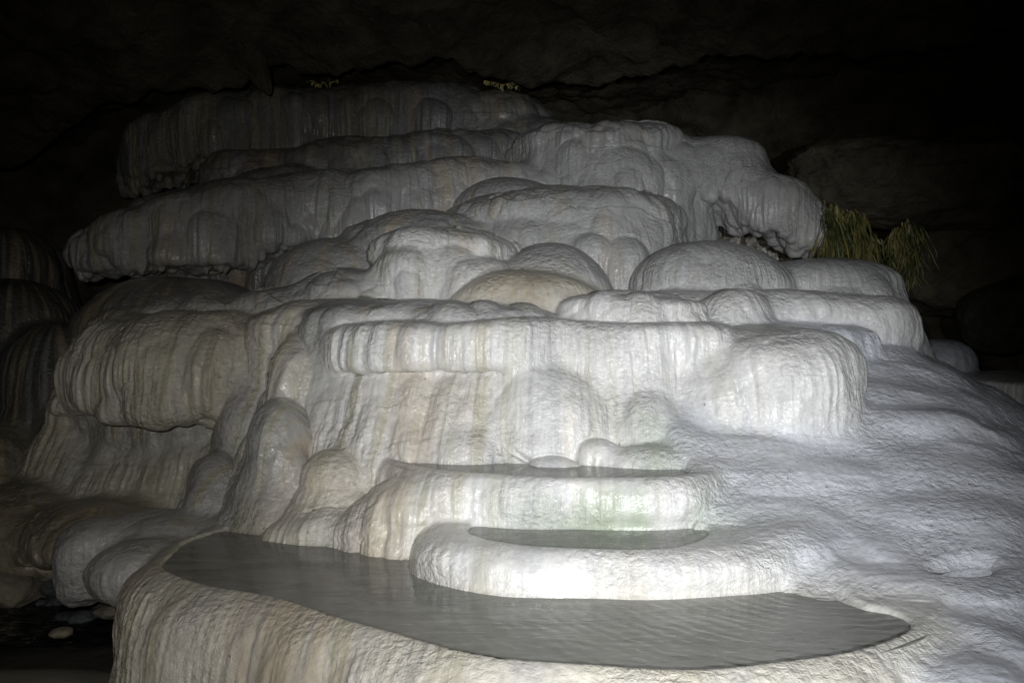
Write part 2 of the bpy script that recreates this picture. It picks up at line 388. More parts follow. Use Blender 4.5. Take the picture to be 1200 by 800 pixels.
G('Dl', 670, 730, 514, 4.24, h=.14, ry=.1, flare=.35, k=.03, tint=WHITE, lobe=.3)
G('Dl', 618, 672, 535, 4.17, h=.07, ry=.08, flare=.4, k=.03, tint=WHITE, lobe=.3)
G('Dl', 700, 830, 522, 4.18, h=.12, ry=.14, flare=.6, k=.05, tint=WHITE, lobe=.4)

# ---- left flank lobes between the bright wall and the bulge
piece('L', 'mound', 'lobe', None, 'tall smooth grey lobe standing beside the lowest pool')
G('L', 350, 425, 528, 4.30, h=.16, p=1.8, ry=.16, flare=.75, k=.07, tint=(.70, .65, .56), lobe=.8)
G('L', 296, 366, 466, 4.52, h=.30, p=2.0, ry=.24, flare=.26, leanx=-.24, lean=-.12, k=.05, tint=GREY, lobe=.5, flute=.6)
G('L', 322, 392, 392, 4.92, h=.40, p=2.0, ry=.32, flare=.26, leanx=-.22, lean=-.15, k=.06, tint=CREAM, lobe=.8, flute=1.6)
G('L', 346, 414, 392, 5.05, h=.4, p=2.2, ry=.36, flare=.32, leanx=-.1, k=.07, tint=CREAM, lobe=1.1, flute=1.6)
G('L', 300, 470, 352, 5.35, h=.28, p=2.6, ry=.42, flare=.28, k=.06, tint=CREAM, lobe=1.2)
G('L', 226, 300, 530, 4.80, h=.30, p=2.0, ry=.28, flare=.32, leanx=-.2, k=.05, tint=GREY, lobe=.5, flute=.4)
G('L', 268, 345, 420, 5.20, h=.5, p=2.0, ry=.36, flare=.24, leanx=-.22, lean=-.1, k=.06, tint=GREY, lobe=.7, flute=1.0)

# ---- L1: the banded bulge
piece('U', 'bulge', 'lobe', None, None)
piece('Ud', 'bulge', 'drapery', None, 'slanting olive draperies below the bulge')
R('U', [(108, 398, 468, 5.75, .18), (150, 376, 472, 5.52, .34), (210, 366, 480, 5.40, .42), (270, 368, 482, 5.38, .44), (330, 378, 466, 5.5, .40)], h=.42, p=2.0, flare=-.22, k=.06, lobe=.9, flute=1.8, tint=(.68, .65, .55), tip=.05)
R('U', [(160, 360, None, 5.85, .30), (240, 346, None, 5.85, .34), (340, 337, None, 5.8, .34)], h=.20, p=2.4, flare=.1, k=.07, tint=GREY, lobe=1.5, flute=.9)
R('Ud', [(100, 440, None, 5.9, .22), (200, 440, None, 5.8, .26), (290, 440, None, 5.7, .28)], h=.3, p=2, flare=.62, k=.03, tint=(.60, .58, .48), lobe=.7, flute=2.8)

# ---- pillow and rock bank
piece('P', 'pillow', 'lobe', None, None)
R('P', [(118, 607, 700, 4.42, .24), (190, 604, 698, 4.5, .28), (290, 606, None, 4.5, .3)], h=.17, flare=-.25, k=.07, tint=GREY, lobe=.6, tip=.05)
G('P', 100, 232, 634, 4.15, h=.14, ry=.22, flare=-.25, yb=702, k=.05, tint=GREY, lobe=.6, tip=.05)
piece('K', 'bank', 'bank', None, None)
G('K', -60, 120, 570, 5.4, h=.35, ry=.5, flare=.1, yb=655, k=.08, tint=BROWN, lobe=1.3, flute=.1, tip=.05)
G('K', 30, 215, 588, 5.1, h=.25, ry=.4, flare=.2, yb=645, k=.10, tint=BROWN, lobe=1.3, flute=.1, tip=.05)
G('K', -80, 60, 500, 6.3, h=.4, ry=.6, flare=.3, k=.08, tint=BROWN, lobe=1.3, flute=.1)

# ---- dim domes far left
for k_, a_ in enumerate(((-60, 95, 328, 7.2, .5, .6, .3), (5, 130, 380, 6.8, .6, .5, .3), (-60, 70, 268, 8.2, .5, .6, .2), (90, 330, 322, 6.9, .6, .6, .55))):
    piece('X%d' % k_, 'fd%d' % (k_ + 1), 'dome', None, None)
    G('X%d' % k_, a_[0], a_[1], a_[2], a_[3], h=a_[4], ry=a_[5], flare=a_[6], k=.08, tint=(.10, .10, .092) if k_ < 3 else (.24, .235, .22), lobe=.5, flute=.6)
piece('Y', 'ledge', 'terrace', None, None); piece('Yk', 'knob', 'dome', None, None)
G('Y', 1118, 1420, 438, 7.0, h=.08, p=3.5, ry=.8, flare=.12, k=.05, tint=(.55, .55, .55), lobe=.6, flute=1.2)
G('Yk', 1070, 1142, 398, 7.7, h=.25, ry=.3, flare=.3, k=.05, tint=(.38, .40, .44), lobe=.4)

# ---- E: terraces behind the bright wall, right
piece('E', 'mound', 'terrace', None, 'long level terrace with a smooth rounded end, behind the bright wall')
piece('Ee', 'mound', 'terrace', None, 'pale terrace stepping out between the bright shoulder and the long terrace')
S('E', [(.45, 7.2), (.55, 5.5), (.85, 5.30), (1.5, 5.28), (2.1, 5.32), (2.42, 5.45), (2.55, 5.9), (2.4, 7.2)], 1.83, bulge=.06, bl=.07, flare=.06, rise=.05, r=.06, k=.04, lobe=.7, flute=1.0, tint=WHITE)
S('Ee', [(.6, 6.5), (.9, 5.08), (1.5, 4.98), (1.95, 5.0), (2.18, 5.2), (2.2, 6.5)], 1.645, bulge=.05, bl=.06, flare=.14, r=.05, k=.04, lobe=.6, flute=1.0, tint=BLUELIT_W)
G('Ee', 815, 910, 341, 5.20, h=.26, ry=.2, flare=.35, k=.07, tint=WHITE, lobe=.5)
G('Ee', 700, 800, 340, 5.2, h=.06, p=3, ry=.2, flare=.2, k=.03, tint=WHITE, lobe=.3)
piece('F', 'mound', 'dome', None, 'low beige stained dome just above the bright wall')
piece('H', 'mound', 'terrace', None, 'low flat ledge on top of the bright wall')
G('F', 525, 708, 318, 5.38, h=.28, ry=.36, flare=.15, k=.04, tint=BEIGE, lobe=.4, flute=.4)
G('H', 660, 830, 345, 5.02, h=.10, p=3.0, ry=.26, flare=.2, k=.05, tint=WHITE, lobe=.5, flute=1)
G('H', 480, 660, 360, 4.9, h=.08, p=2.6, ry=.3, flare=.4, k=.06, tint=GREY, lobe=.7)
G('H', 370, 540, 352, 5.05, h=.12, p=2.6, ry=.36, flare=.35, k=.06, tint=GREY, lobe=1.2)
# ---- middle domes
piece('M', 'mound', 'terrace', None, 'knobbly grey terrace crowned by a level ledge, mid height')
piece('Ml', 'mound', 'lobe', 'M', None)
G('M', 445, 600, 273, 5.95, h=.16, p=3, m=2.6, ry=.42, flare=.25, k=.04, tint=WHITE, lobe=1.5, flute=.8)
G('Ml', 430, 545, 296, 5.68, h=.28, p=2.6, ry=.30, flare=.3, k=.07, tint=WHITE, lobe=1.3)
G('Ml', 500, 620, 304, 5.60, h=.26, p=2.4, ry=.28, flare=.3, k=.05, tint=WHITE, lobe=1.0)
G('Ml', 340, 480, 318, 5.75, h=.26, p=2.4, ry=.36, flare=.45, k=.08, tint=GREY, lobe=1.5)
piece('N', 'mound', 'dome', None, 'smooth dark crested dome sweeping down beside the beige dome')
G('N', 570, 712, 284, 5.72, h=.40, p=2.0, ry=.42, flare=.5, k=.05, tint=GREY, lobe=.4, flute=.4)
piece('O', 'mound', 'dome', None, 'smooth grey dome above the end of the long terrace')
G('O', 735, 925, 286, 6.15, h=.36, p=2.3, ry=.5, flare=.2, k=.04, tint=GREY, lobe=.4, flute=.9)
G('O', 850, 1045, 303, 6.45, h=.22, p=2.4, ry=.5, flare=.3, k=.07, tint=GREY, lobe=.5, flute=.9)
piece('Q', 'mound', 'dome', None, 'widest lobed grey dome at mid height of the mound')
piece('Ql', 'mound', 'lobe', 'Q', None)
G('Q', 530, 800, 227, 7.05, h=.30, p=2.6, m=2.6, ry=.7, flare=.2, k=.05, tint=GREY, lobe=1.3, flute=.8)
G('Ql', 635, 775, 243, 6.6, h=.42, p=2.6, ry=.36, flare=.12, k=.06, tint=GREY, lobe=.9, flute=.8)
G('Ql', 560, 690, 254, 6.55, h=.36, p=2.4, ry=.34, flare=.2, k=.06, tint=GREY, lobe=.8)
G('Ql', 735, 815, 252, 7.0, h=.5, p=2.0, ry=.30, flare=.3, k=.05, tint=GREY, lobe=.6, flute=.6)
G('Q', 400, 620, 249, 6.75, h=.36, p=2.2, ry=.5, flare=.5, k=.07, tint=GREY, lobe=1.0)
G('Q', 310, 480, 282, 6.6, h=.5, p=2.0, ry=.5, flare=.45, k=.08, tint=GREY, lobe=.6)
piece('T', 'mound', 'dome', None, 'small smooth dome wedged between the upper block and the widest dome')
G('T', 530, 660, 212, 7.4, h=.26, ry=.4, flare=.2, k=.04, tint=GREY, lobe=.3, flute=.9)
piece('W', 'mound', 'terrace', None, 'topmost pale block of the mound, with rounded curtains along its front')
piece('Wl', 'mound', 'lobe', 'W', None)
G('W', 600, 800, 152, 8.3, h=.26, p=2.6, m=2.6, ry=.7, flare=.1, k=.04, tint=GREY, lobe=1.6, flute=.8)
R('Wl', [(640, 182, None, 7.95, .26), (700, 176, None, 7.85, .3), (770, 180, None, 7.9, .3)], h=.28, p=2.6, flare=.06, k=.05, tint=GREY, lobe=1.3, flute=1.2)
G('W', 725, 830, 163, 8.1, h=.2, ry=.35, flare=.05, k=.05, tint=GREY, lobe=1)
# ---- right canopy
piece('c1', 'canopy_c', 'lobe', None, None)
R('c1', [(800, 178, 234, 8.0, .36), (850, 182, 236, 7.95, .36), (900, 206, 268, 7.8, .38), (932, 232, 292, 7.75, .30)], h=.36, flare=-.02, k=.12, tint=GREY, lobe=.7, flute=1.3, tip=.1)
G('c1', 800, 888, 168, 8.1, h=.22, p=3, ry=.4, flare=0, k=.14, yb=240, tint=GREY, lobe=.6)
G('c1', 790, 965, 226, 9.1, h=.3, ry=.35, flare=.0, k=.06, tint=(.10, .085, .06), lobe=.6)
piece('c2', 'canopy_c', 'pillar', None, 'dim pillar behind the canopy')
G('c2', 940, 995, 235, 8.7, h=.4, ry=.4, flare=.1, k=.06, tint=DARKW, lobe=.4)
# ---- middle canopy (behind Q, left)
piece('Z', 'mound', 'canopy', None, 'lobed grey canopy with a frilled lower edge, upper flank of the mound')
R('Z', [(345, 205, 278, 7.75, .34), (400, 204, 286, 7.7, .38), (460, 197, 292, 7.75, .40), (530, 190, 290, 7.9, .42), (620, 196, None, 8.0, .42)], h=.32, flare=-.02, k=.06, tint=GREY, lobe=1.2, flute=1.5, tip=.1)
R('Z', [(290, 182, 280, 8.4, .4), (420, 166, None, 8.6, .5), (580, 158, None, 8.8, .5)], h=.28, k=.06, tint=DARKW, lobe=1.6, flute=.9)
# ---- left canopy
piece('ca', 'canopy_a', 'lobe', None, None)
R('ca', [(112, 272, 318, 7.3, .16), (160, 246, 308, 7.25, .30), (220, 226, 302, 7.3, .36), (280, 214, 306, 7.4, .38), (345, 206, 284, 7.6, .36)], h=.36, flare=-.04, k=.06, tint=GREY, lobe=.9, flute=1.6, tip=.13)
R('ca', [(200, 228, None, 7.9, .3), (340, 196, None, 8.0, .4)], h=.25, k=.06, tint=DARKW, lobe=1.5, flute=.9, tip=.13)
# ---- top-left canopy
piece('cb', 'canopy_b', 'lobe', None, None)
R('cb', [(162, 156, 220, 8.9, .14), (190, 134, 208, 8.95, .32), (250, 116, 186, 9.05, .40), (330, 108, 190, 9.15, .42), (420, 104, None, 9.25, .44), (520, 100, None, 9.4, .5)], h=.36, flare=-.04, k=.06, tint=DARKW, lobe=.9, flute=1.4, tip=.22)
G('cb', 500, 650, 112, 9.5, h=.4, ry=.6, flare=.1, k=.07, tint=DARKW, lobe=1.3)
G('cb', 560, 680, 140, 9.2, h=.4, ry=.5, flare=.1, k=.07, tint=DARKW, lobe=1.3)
# ---- core fill
GW('core', .35, 7.9, 1.9, 1.5, 2.25, h=.6, flare=.15, k=.06, tint=GREY, lobe=1)
GW('core', .15, 6.7, 1.75, 1.35, 1.62, h=.4, flare=.25, k=.06, tint=GREY, lobe=1)
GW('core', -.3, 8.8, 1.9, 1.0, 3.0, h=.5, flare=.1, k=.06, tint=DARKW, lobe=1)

# ------------------------------------------------------------------ sampling
def warp(x, y, z):
    a = 0.030 * np.sin(2.3 * y + 1.7 * z + .4) + 0.016 * np.sin(6.1 * z + 4.3 * y + 1.2) + .008 * np.sin(13 * y + 9 * z)
    b = 0.030 * np.sin(2.7 * x - 1.3 * z + 2.) + 0.016 * np.sin(5.3 * x + 4.9 * z) + .008 * np.sin(12 * x - 8 * z + 1)
    c = 0.012 * np.sin(3.1 * x + 2.2 * y + .7) + 0.008 * np.sin(7.7 * x - 6.1 * y)
    return x + a, y + b, z + c * np.clip((z - 1.0) / .6, 0, 1)

# formations that one sheet of water ran over share their flow lines
SHEET = {'A', 'B', 'C', 'Cl', 'D', 'Df', 'Dl', 'Ds', 'L', 'R', 'Rp', 'Rt'}
def gid_of(i, p):
    if p.piece in SHEET: return 0
    if p.host is not None: return gid_of(p.host, exec_order[p.host][1])
    return 5000 + p.chain if getattr(p, 'chain', None) is not None else i + 1
GID = np.array([gid_of(i, p) if k == 'u' else -1 for i, (k, p) in enumerate(exec_order)])
VOX = 0.036
LO = np.array([-5.0, 2.1, -0.08]); HI = np.array([4.9, 10.2, 4.6])
NX = np.ceil((HI - LO) / VOX).astype(int)
ax = [LO[i] + VOX * np.arange(NX[i]) for i in range(3)]
D = np.full(NX, 1.0, np.float32)
for kind, pr in exec_order:
    sl = []
    for i in range(3):
        a = np.searchsorted(ax[i], pr.bb[2 * i] - .08); b = np.searchsorted(ax[i], pr.bb[2 * i + 1] + .08)
        sl.append(slice(a, b))
    if any(s.stop <= s.start for s in sl): continue
    x, y, z = warp(ax[0][sl[0]][:, None, None], ax[1][sl[1]][None, :, None], ax[2][sl[2]][None, None, :])
    d = pr.sdf(x, y, z).astype(np.float32)
    cur = D[tuple(sl)]
    D[tuple(sl)] = smin(cur, d, pr.k) if kind == 'u' else smax(cur, -d, pr.k)

grid = openvdb.FloatGrid()
grid.copyFromArray(D, tolerance=0.0)
pts, tris, quads = grid.convertToPolygons(0.0, 0.0) if hasattr(grid, 'convertToPolygons') else (None, None, None)
P = np.array(pts, np.float64) * VOX + LO
Q = np.array(quads, np.int64)

def eval_pts(P, owners=False):
    parts = [P[i:i + 12000] for i in range(0, len(P), 12000)]
    res = list(POOL.map(lambda p: eval_chunk(p, owners), parts))
    if owners: return tuple(np.concatenate([r[j] for r in res]) for j in range(3))
    return np.concatenate(res)

def eval_chunk(P, owners=False):
    n = len(P); d = np.full(n, 1.0); best = np.full(n, 1.0); own = np.zeros(n, np.int32)
    if owners:
        wsum = np.full(n, 1e-9); attr = np.zeros((n, 6)); second = np.full(n, 9.0); second_keep = second.copy()
    P = P.astype(np.float32); x0, y0, z0 = P[:, 0], P[:, 1], P[:, 2]
    wx, wy, wz = warp(x0, y0, z0)
    lo = (wx.min(), wy.min(), wz.min()); hi = (wx.max(), wy.max(), wz.max())
    for i, (kind, pr) in enumerate(exec_order):
        b = pr.bb
        if b[0] > hi[0] or b[1] < lo[0] or b[2] > hi[1] or b[3] < lo[1] or b[4] > hi[2] or b[5] < lo[2]: continue
        m = np.nonzero((wx > b[0]) & (wx < b[1]) & (wy > b[2]) & (wy < b[3]) & (wz > b[4]) & (wz < b[5]))[0]
        if not len(m): continue
        dd = pr.sdf(wx[m], wy[m], wz[m])
        if kind == 'u':
            d[m] = smin(d[m], dd, pr.k)
            if owners:
                better = dd < best[m]
                second[m] = np.where(better, best[m], np.minimum(second[m], np.where(GID[own[m]] == GID[i], 9.0, dd)))
                second[m] = np.where(better & (GID[own[m]] == GID[i]), np.minimum(9.0, second_keep[m]), second[m])
                second_keep[m] = second[m]
                own[m[better]] = i; best[m] = np.minimum(best[m], dd)
                w = np.exp(-np.clip(dd, -0.02, 1) / 0.03)
                wsum[m] += w
                attr[m] += w[:, None] * np.array([pr.lobe, pr.flute, *pr.tint, pr.grain])
        else:
            d[m] = smax(d[m], -dd, pr.k)
            # carved basin floors keep the owner that was there
            if owners:
                inside = dd < 0.01
                best[m[inside]] = 0.02
    if owners: return d, own, np.concatenate([attr / wsum[:, None], (second - best)[:, None]], 1)
    return d

def grad(P, e=0.004):
    g = np.zeros_like(P)
    for s in ((1, -1, -1), (-1, -1, 1), (-1, 1, -1), (1, 1, 1)):
        s = np.array(s, float)
        g += eval_pts(P + e * s)[:, None] * s
    return g / (np.linalg.norm(g, axis=1, keepdims=True) + 1e-9)

def project(P, n=2, g=None):
    if g is None: g = grad(P)
    for _ in range(n):
        d = np.clip(eval_pts(P), -VOX, VOX)
        P = P - g * d[:, None] * 0.9
    return P

def subdivide(P, Q):
    n = len(P)
    E = np.stack([Q, np.roll(Q, -1, 1)], 2).reshape(-1, 2); E.sort(1)
    key = E[:, 0] * n + E[:, 1]
    u, inv = np.unique(key, return_inverse=True)
    em = 0.5 * (P[u // n] + P[u % n]); fm = P[Q].mean(1)
    inv = inv.reshape(-1, 4) + n
    fc = np.arange(len(Q)) + n + len(u)
    nq = np.stack([np.stack([Q[:, i], inv[:, i], fc, inv[:, i - 1]], 1) for i in range(4)], 1).reshape(-1, 4)
    return np.concatenate([P, em, fm]), nq

def vnormals(P, Q):
    a = P[Q[:, 2]] - P[Q[:, 0]]; b = P[Q[:, 3]] - P[Q[:, 1]]
    fn = np.cross(a, b); N = np.zeros_like(P)
    for i in range(4):
        for c in range(3): N[:, c] += np.bincount(Q[:, i], fn[:, c], len(P))
    return N / (np.linalg.norm(N, axis=1, keepdims=True) + 1e-12)

def drop_unused(P, Q):
    used = np.zeros(len(P), bool); used[Q.ravel()] = True
    mp = np.cumsum(used) - 1
    return P[used], mp[Q], used

# keep what faces the visitors' side of the cave; make the winding outward
fn = np.cross(P[Q[:, 2]] - P[Q[:, 0]], P[Q[:, 3]] - P[Q[:, 1]])
cen = P[Q].mean(1)
step_ = fn / (np.linalg.norm(fn, axis=1, keepdims=True) + 1e-12) * .01
if (eval_pts(cen[::7] + step_[::7]) - eval_pts(cen[::7] - step_[::7])).sum() < 0: Q = Q[:, ::-1].copy(); fn = -fn
view = np.array([0, 0.5, 1.5]) - cen
fn /= np.linalg.norm(fn, axis=1, keepdims=True) + 1e-12
facing = (fn * view).sum(1) / np.linalg.norm(view, axis=1)
edge = (cen < LO + 2.5 * VOX).any(1) | (cen > HI - 2.5 * VOX).any(1)
keep = (facing > -0.55) & ~edge & (cen[:, 2] > -0.06)
Q = Q[keep]; P, Q, _ = drop_unused(P, Q)
P = project(P, 2, vnormals(P, Q))
P, Q = subdivide(P, Q); P = project(P, 2, vnormals(P, Q))
# ------------------------------------------------------------------ split the body into its parts
prim_piece = [pr.piece if kind == 'u' else None for kind, pr in exec_order]
keys = list(PIECES)
# every gumdrop of a lobed piece is a lobe of its own; solid pieces keep all their gumdrops together
single = {'Rp', 'core', 'R', 'D', 'Df', 'K', 'A', 'B', 'C', 'Rt', 'E', 'Ee', 'M', 'Q', 'W', 'Z', 'O', 'H', 'Ud'}
pid_of = {}; pid_list = []
prim_pid = np.full(len(exec_order), -1)
for i, pk in enumerate(prim_piece):
    if pk is None: continue
    hst = exec_order[i][1].host if exec_order[i][1].host is not None else i
    kk = pk if pk in single else (pk, hst)
    if kk not in pid_of: pid_of[kk] = len(pid_list); pid_list.append(pk)
    prim_pid[i] = pid_of[kk]
_, OWN1, _ = eval_pts(P, owners=True)
vp = prim_pid[OWN1]
fl = vp[Q]                                   # face label: most frequent of its corners
cnt = (fl[:, :, None] == fl[:, None, :]).sum(2)
FL = fl[np.arange(len(Q)), cnt.argmax(1)]
# face adjacency, then hand stray islands to their largest neighbour
def face_adj(Q, n):
    E = np.stack([Q, np.roll(Q, -1, 1)], 2).reshape(-1, 2); E.sort(1)
    key = E[:, 0] * n + E[:, 1]; o = np.argsort(key, kind='stable'); ks = key[o]; f = o // 4
    same = ks[1:] == ks[:-1]
    return f[:-1][same], f[1:][same]
fa, fb = face_adj(Q, len(P))
def components(FL):
    n = len(FL); f = np.arange(n)
    m = FL[fa] == FL[fb]; a = np.concatenate([fa[m], fb[m]]); b = np.concatenate([fb[m], fa[m]])
    while True:
        gp = f[f]; new = gp.copy(); gv = gp[b]
        np.minimum.at(new, f[a], gv); np.minimum.at(new, a, gv)
        new = new[new]
        if (new == f).all(): return f
        f = new
for it in range(6):
    comp = components(FL)
    u, inv, c = np.unique(comp, return_inverse=True, return_counts=True)
    big_of = {}
    lab_u = FL[u]
    main = np.zeros(len(u), bool)
    for L_ in np.unique(lab_u):
        ids = np.nonzero(lab_u == L_)[0]; main[ids[c[ids].argmax()]] = True
    stray = ~main[inv]
    if not stray.any(): break
    # neighbours of stray components
    m1 = stray[fa] & (FL[fa] != FL[fb]); m2 = stray[fb] & (FL[fa] != FL[fb])
    src = np.concatenate([inv[fa[m1]], inv[fb[m2]]]); dst = np.concatenate([FL[fb[m1]], FL[fa[m2]]])
    if not len(src): break
    k2 = src.astype(np.int64) * 100000 + dst
    ku, kc = np.unique(k2, return_counts=True)
    o = np.argsort(kc); newlab = -np.ones(len(u), int); newlab[(ku[o] // 100000)] = ku[o] % 100000
    ch = stray & (newlab[inv] >= 0)
    FL = FL.copy(); FL[ch] = newlab[inv[ch]]
# any island still on its own (floating drip cut off by the grid) is dropped
comp = components(FL); u, inv, c = np.unique(comp, return_inverse=True, return_counts=True)
lab_u = FL[u]; main = np.zeros(len(u), bool)
for L_ in np.unique(lab_u):
    ids = np.nonzero(lab_u == L_)[0]; main[ids[c[ids].argmax()]] = True
ok = main[inv]; Q, FL = Q[ok], FL[ok]
P, Q, _ = drop_unused(P, Q)

P, Q = subdivide(P, Q); FL = np.repeat(FL, 4); P = project(P, 1, vnormals(P, Q))
_, OWN, ATTR = eval_pts(P, owners=True)
print('mound verts', len(P), 'quads', len(Q))

# ------------------------------------------------------------------ growth detail: lobes, flutes, ripples
N = vnormals(P, Q)
x, y, z = P.T
lobeW, fluteW = ATTR[:, 0], ATTR[:, 1]
steep = np.clip(1 - N[:, 2] ** 2, 0, 1)
def growth(x, y, z, u, o):
    w1 = vnoise(x * 3, y * 3, z * 2, 51); w2 = vnoise(x * 3 + 9, y * 3, z * 2, 52)
    f1, f2 = worley(x * 3.0 + .45 * w1, y * 3.0 + .45 * w2, z * 1.0 + .3 * w1, 3)
    sc_ = z * 5.5 + 2.2 * fbm(x * 1.6, y * 1.6, z * 1.2, 57, 3)
    ledge = (sc_ - np.floor(sc_)) ** 2 - .33
    g1, g2 = worley(x * 8.5 + .5 * w1, y * 8.5 + .5 * w2, z * 4.5, 4)
    r1 = vnoise(u * 26 + .5 * w1, o, z * 1.5, 61); r2 = vnoise(u * 60 + w1, o, z * 3.0, 62)
    r0 = vnoise(u * 9 + .4 * w1, o, z * .6, 60)
    flute = (1 - np.abs(r1) * 2) * .6 + (1 - np.abs(r2) * 2) * .4 + (1 - np.abs(r0) * 2.4) * .9
    rip = fbm(x * 16, y * 16, z * 16, 71, 4, .6)
    band = fbm(u * 6 + w1 * .3, o, z * .45, 81, 4, .65)
    band2 = fbm(u * 15 + w2 * .3, o + 5, z * .8, 85, 4, .65)
    alga = fbm(u * 9, o + 9, z * 1.4, 91, 3)
    return 0.55 - f1 ** 2, 0.5 - g1 ** 2, flute, rip, band, band2, alga, ledge
flow = np.zeros(len(P), np.float32)
for i, (kind, pr) in enumerate(exec_order):
    m = OWN == i
    if kind == 'u' and m.any():
        src = pr if pr.host is None else exec_order[pr.host][1]
        flow[m] = np.arctan2(x[m] - .2, 7.0 - y[m]) * 3.0 if GID[i] == 0 else src.flow(x[m], y[m])
owner = (GID[OWN] % 997).astype(np.float32) * 7.37
famp = np.clip((ATTR[:, 6] - .005) / .07, 0, 1); famp = (famp * famp * (3 - 2 * famp)).astype(np.float32)
x = x.astype(np.float32); y = y.astype(np.float32); z = z.astype(np.float32)
big, mid, flute, rip, band, band2, alga, ledge = par(growth, x, y, z, flow, owner)
disp = (lobeW * (0.085 * big + 0.028 * mid) * (.30 + .70 * steep)
        + np.clip(lobeW - .6, 0, .8) * .016 * ledge
        + fluteW * steep * 0.0085 * flute * famp + 0.006 * ATTR[:, 5] * rip * (.4 + .6 * steep))
basin = np.array([k == 'u' and p.piece in ('A', 'B', 'C') for k, p in exec_order])[OWN]
for zl in (ZA, ZB, ZC):      # a level lip where standing water spills over
    disp = disp * (1 - .88 * np.exp(-((z - zl - .01) / .045) ** 2) * basin)
P = P + N * disp[:, None]
N = vnormals(P, Q)
x, y, z = P.T

# stains: mineral bands that run with the old flow lines, and algae on the wall of the upper basin
tint = ATTR[:, 2:5].copy()
def blend(mask, col, amt):
    global tint
    m = (mask * amt * famp)[:, None]; tint = tint * (1 - m) + np.array(col) * m
left = np.clip(.80 - x * .42, .10, 1.25)
blend(np.clip(band * 3.0 - .25, 0, 1) * left, (.58, .46, .30), .44)
blend(np.clip(band2 * 3.0 - .35, 0, 1) * left, (.42, .39, .24), .46)
blend(np.clip(-band2 * 3.0 - .35, 0, 1) * np.clip(left, .5, 1), (.44, .44, .48), .45)
for zl, yl in ((ZA, 2.2), (ZB, 3.3), (ZC, 3.75)):   # dark wet line just above standing water, inside the basins
    wet = np.clip(1 - np.abs(z - zl - .004 - .006 * rip) / .012, 0, 1) * (y > yl) * (N[:, 2] < .9) * (ATTR[:, 5] > .5)
    tint *= (1 - .14 * wet)[:, None]
wall = np.exp(-((x - .45) / .38) ** 2) * np.clip((z - .72) / .08, 0, 1) * np.clip((1.0 - z) / .06, 0, 1) * ((y > 3.5) & (y < 4.05))
alg = wall * np.clip(alga * 4.5 + .30, 0, 1) * np.clip(1.1 - (z - .78) * 3, .25, 1)
alg2 = np.exp(-((x - .66) / .10) ** 2) * np.clip((z - .95) / .05, 0, 1) * np.clip((1.28 - z) / .1, 0, 1) * ((y > 3.9) & (y < 4.45)) * .55
alg = np.clip(alg + alg2, 0, 1)
tint = tint * (1 - .72 * alg[:, None]) + np.array([.33, .41, .27]) * (.72 * alg[:, None])

# ------------------------------------------------------------------ materials
def new_mat(name):
    m = bpy.data.materials.new(name); m.use_nodes = True
    nt = m.node_tree; nt.nodes.clear()
    return m, nt
def node(nt, typ, **kw):
    n = nt.nodes.new(typ)
    for k, v in kw.items(): setattr(n, k, v)
    return n

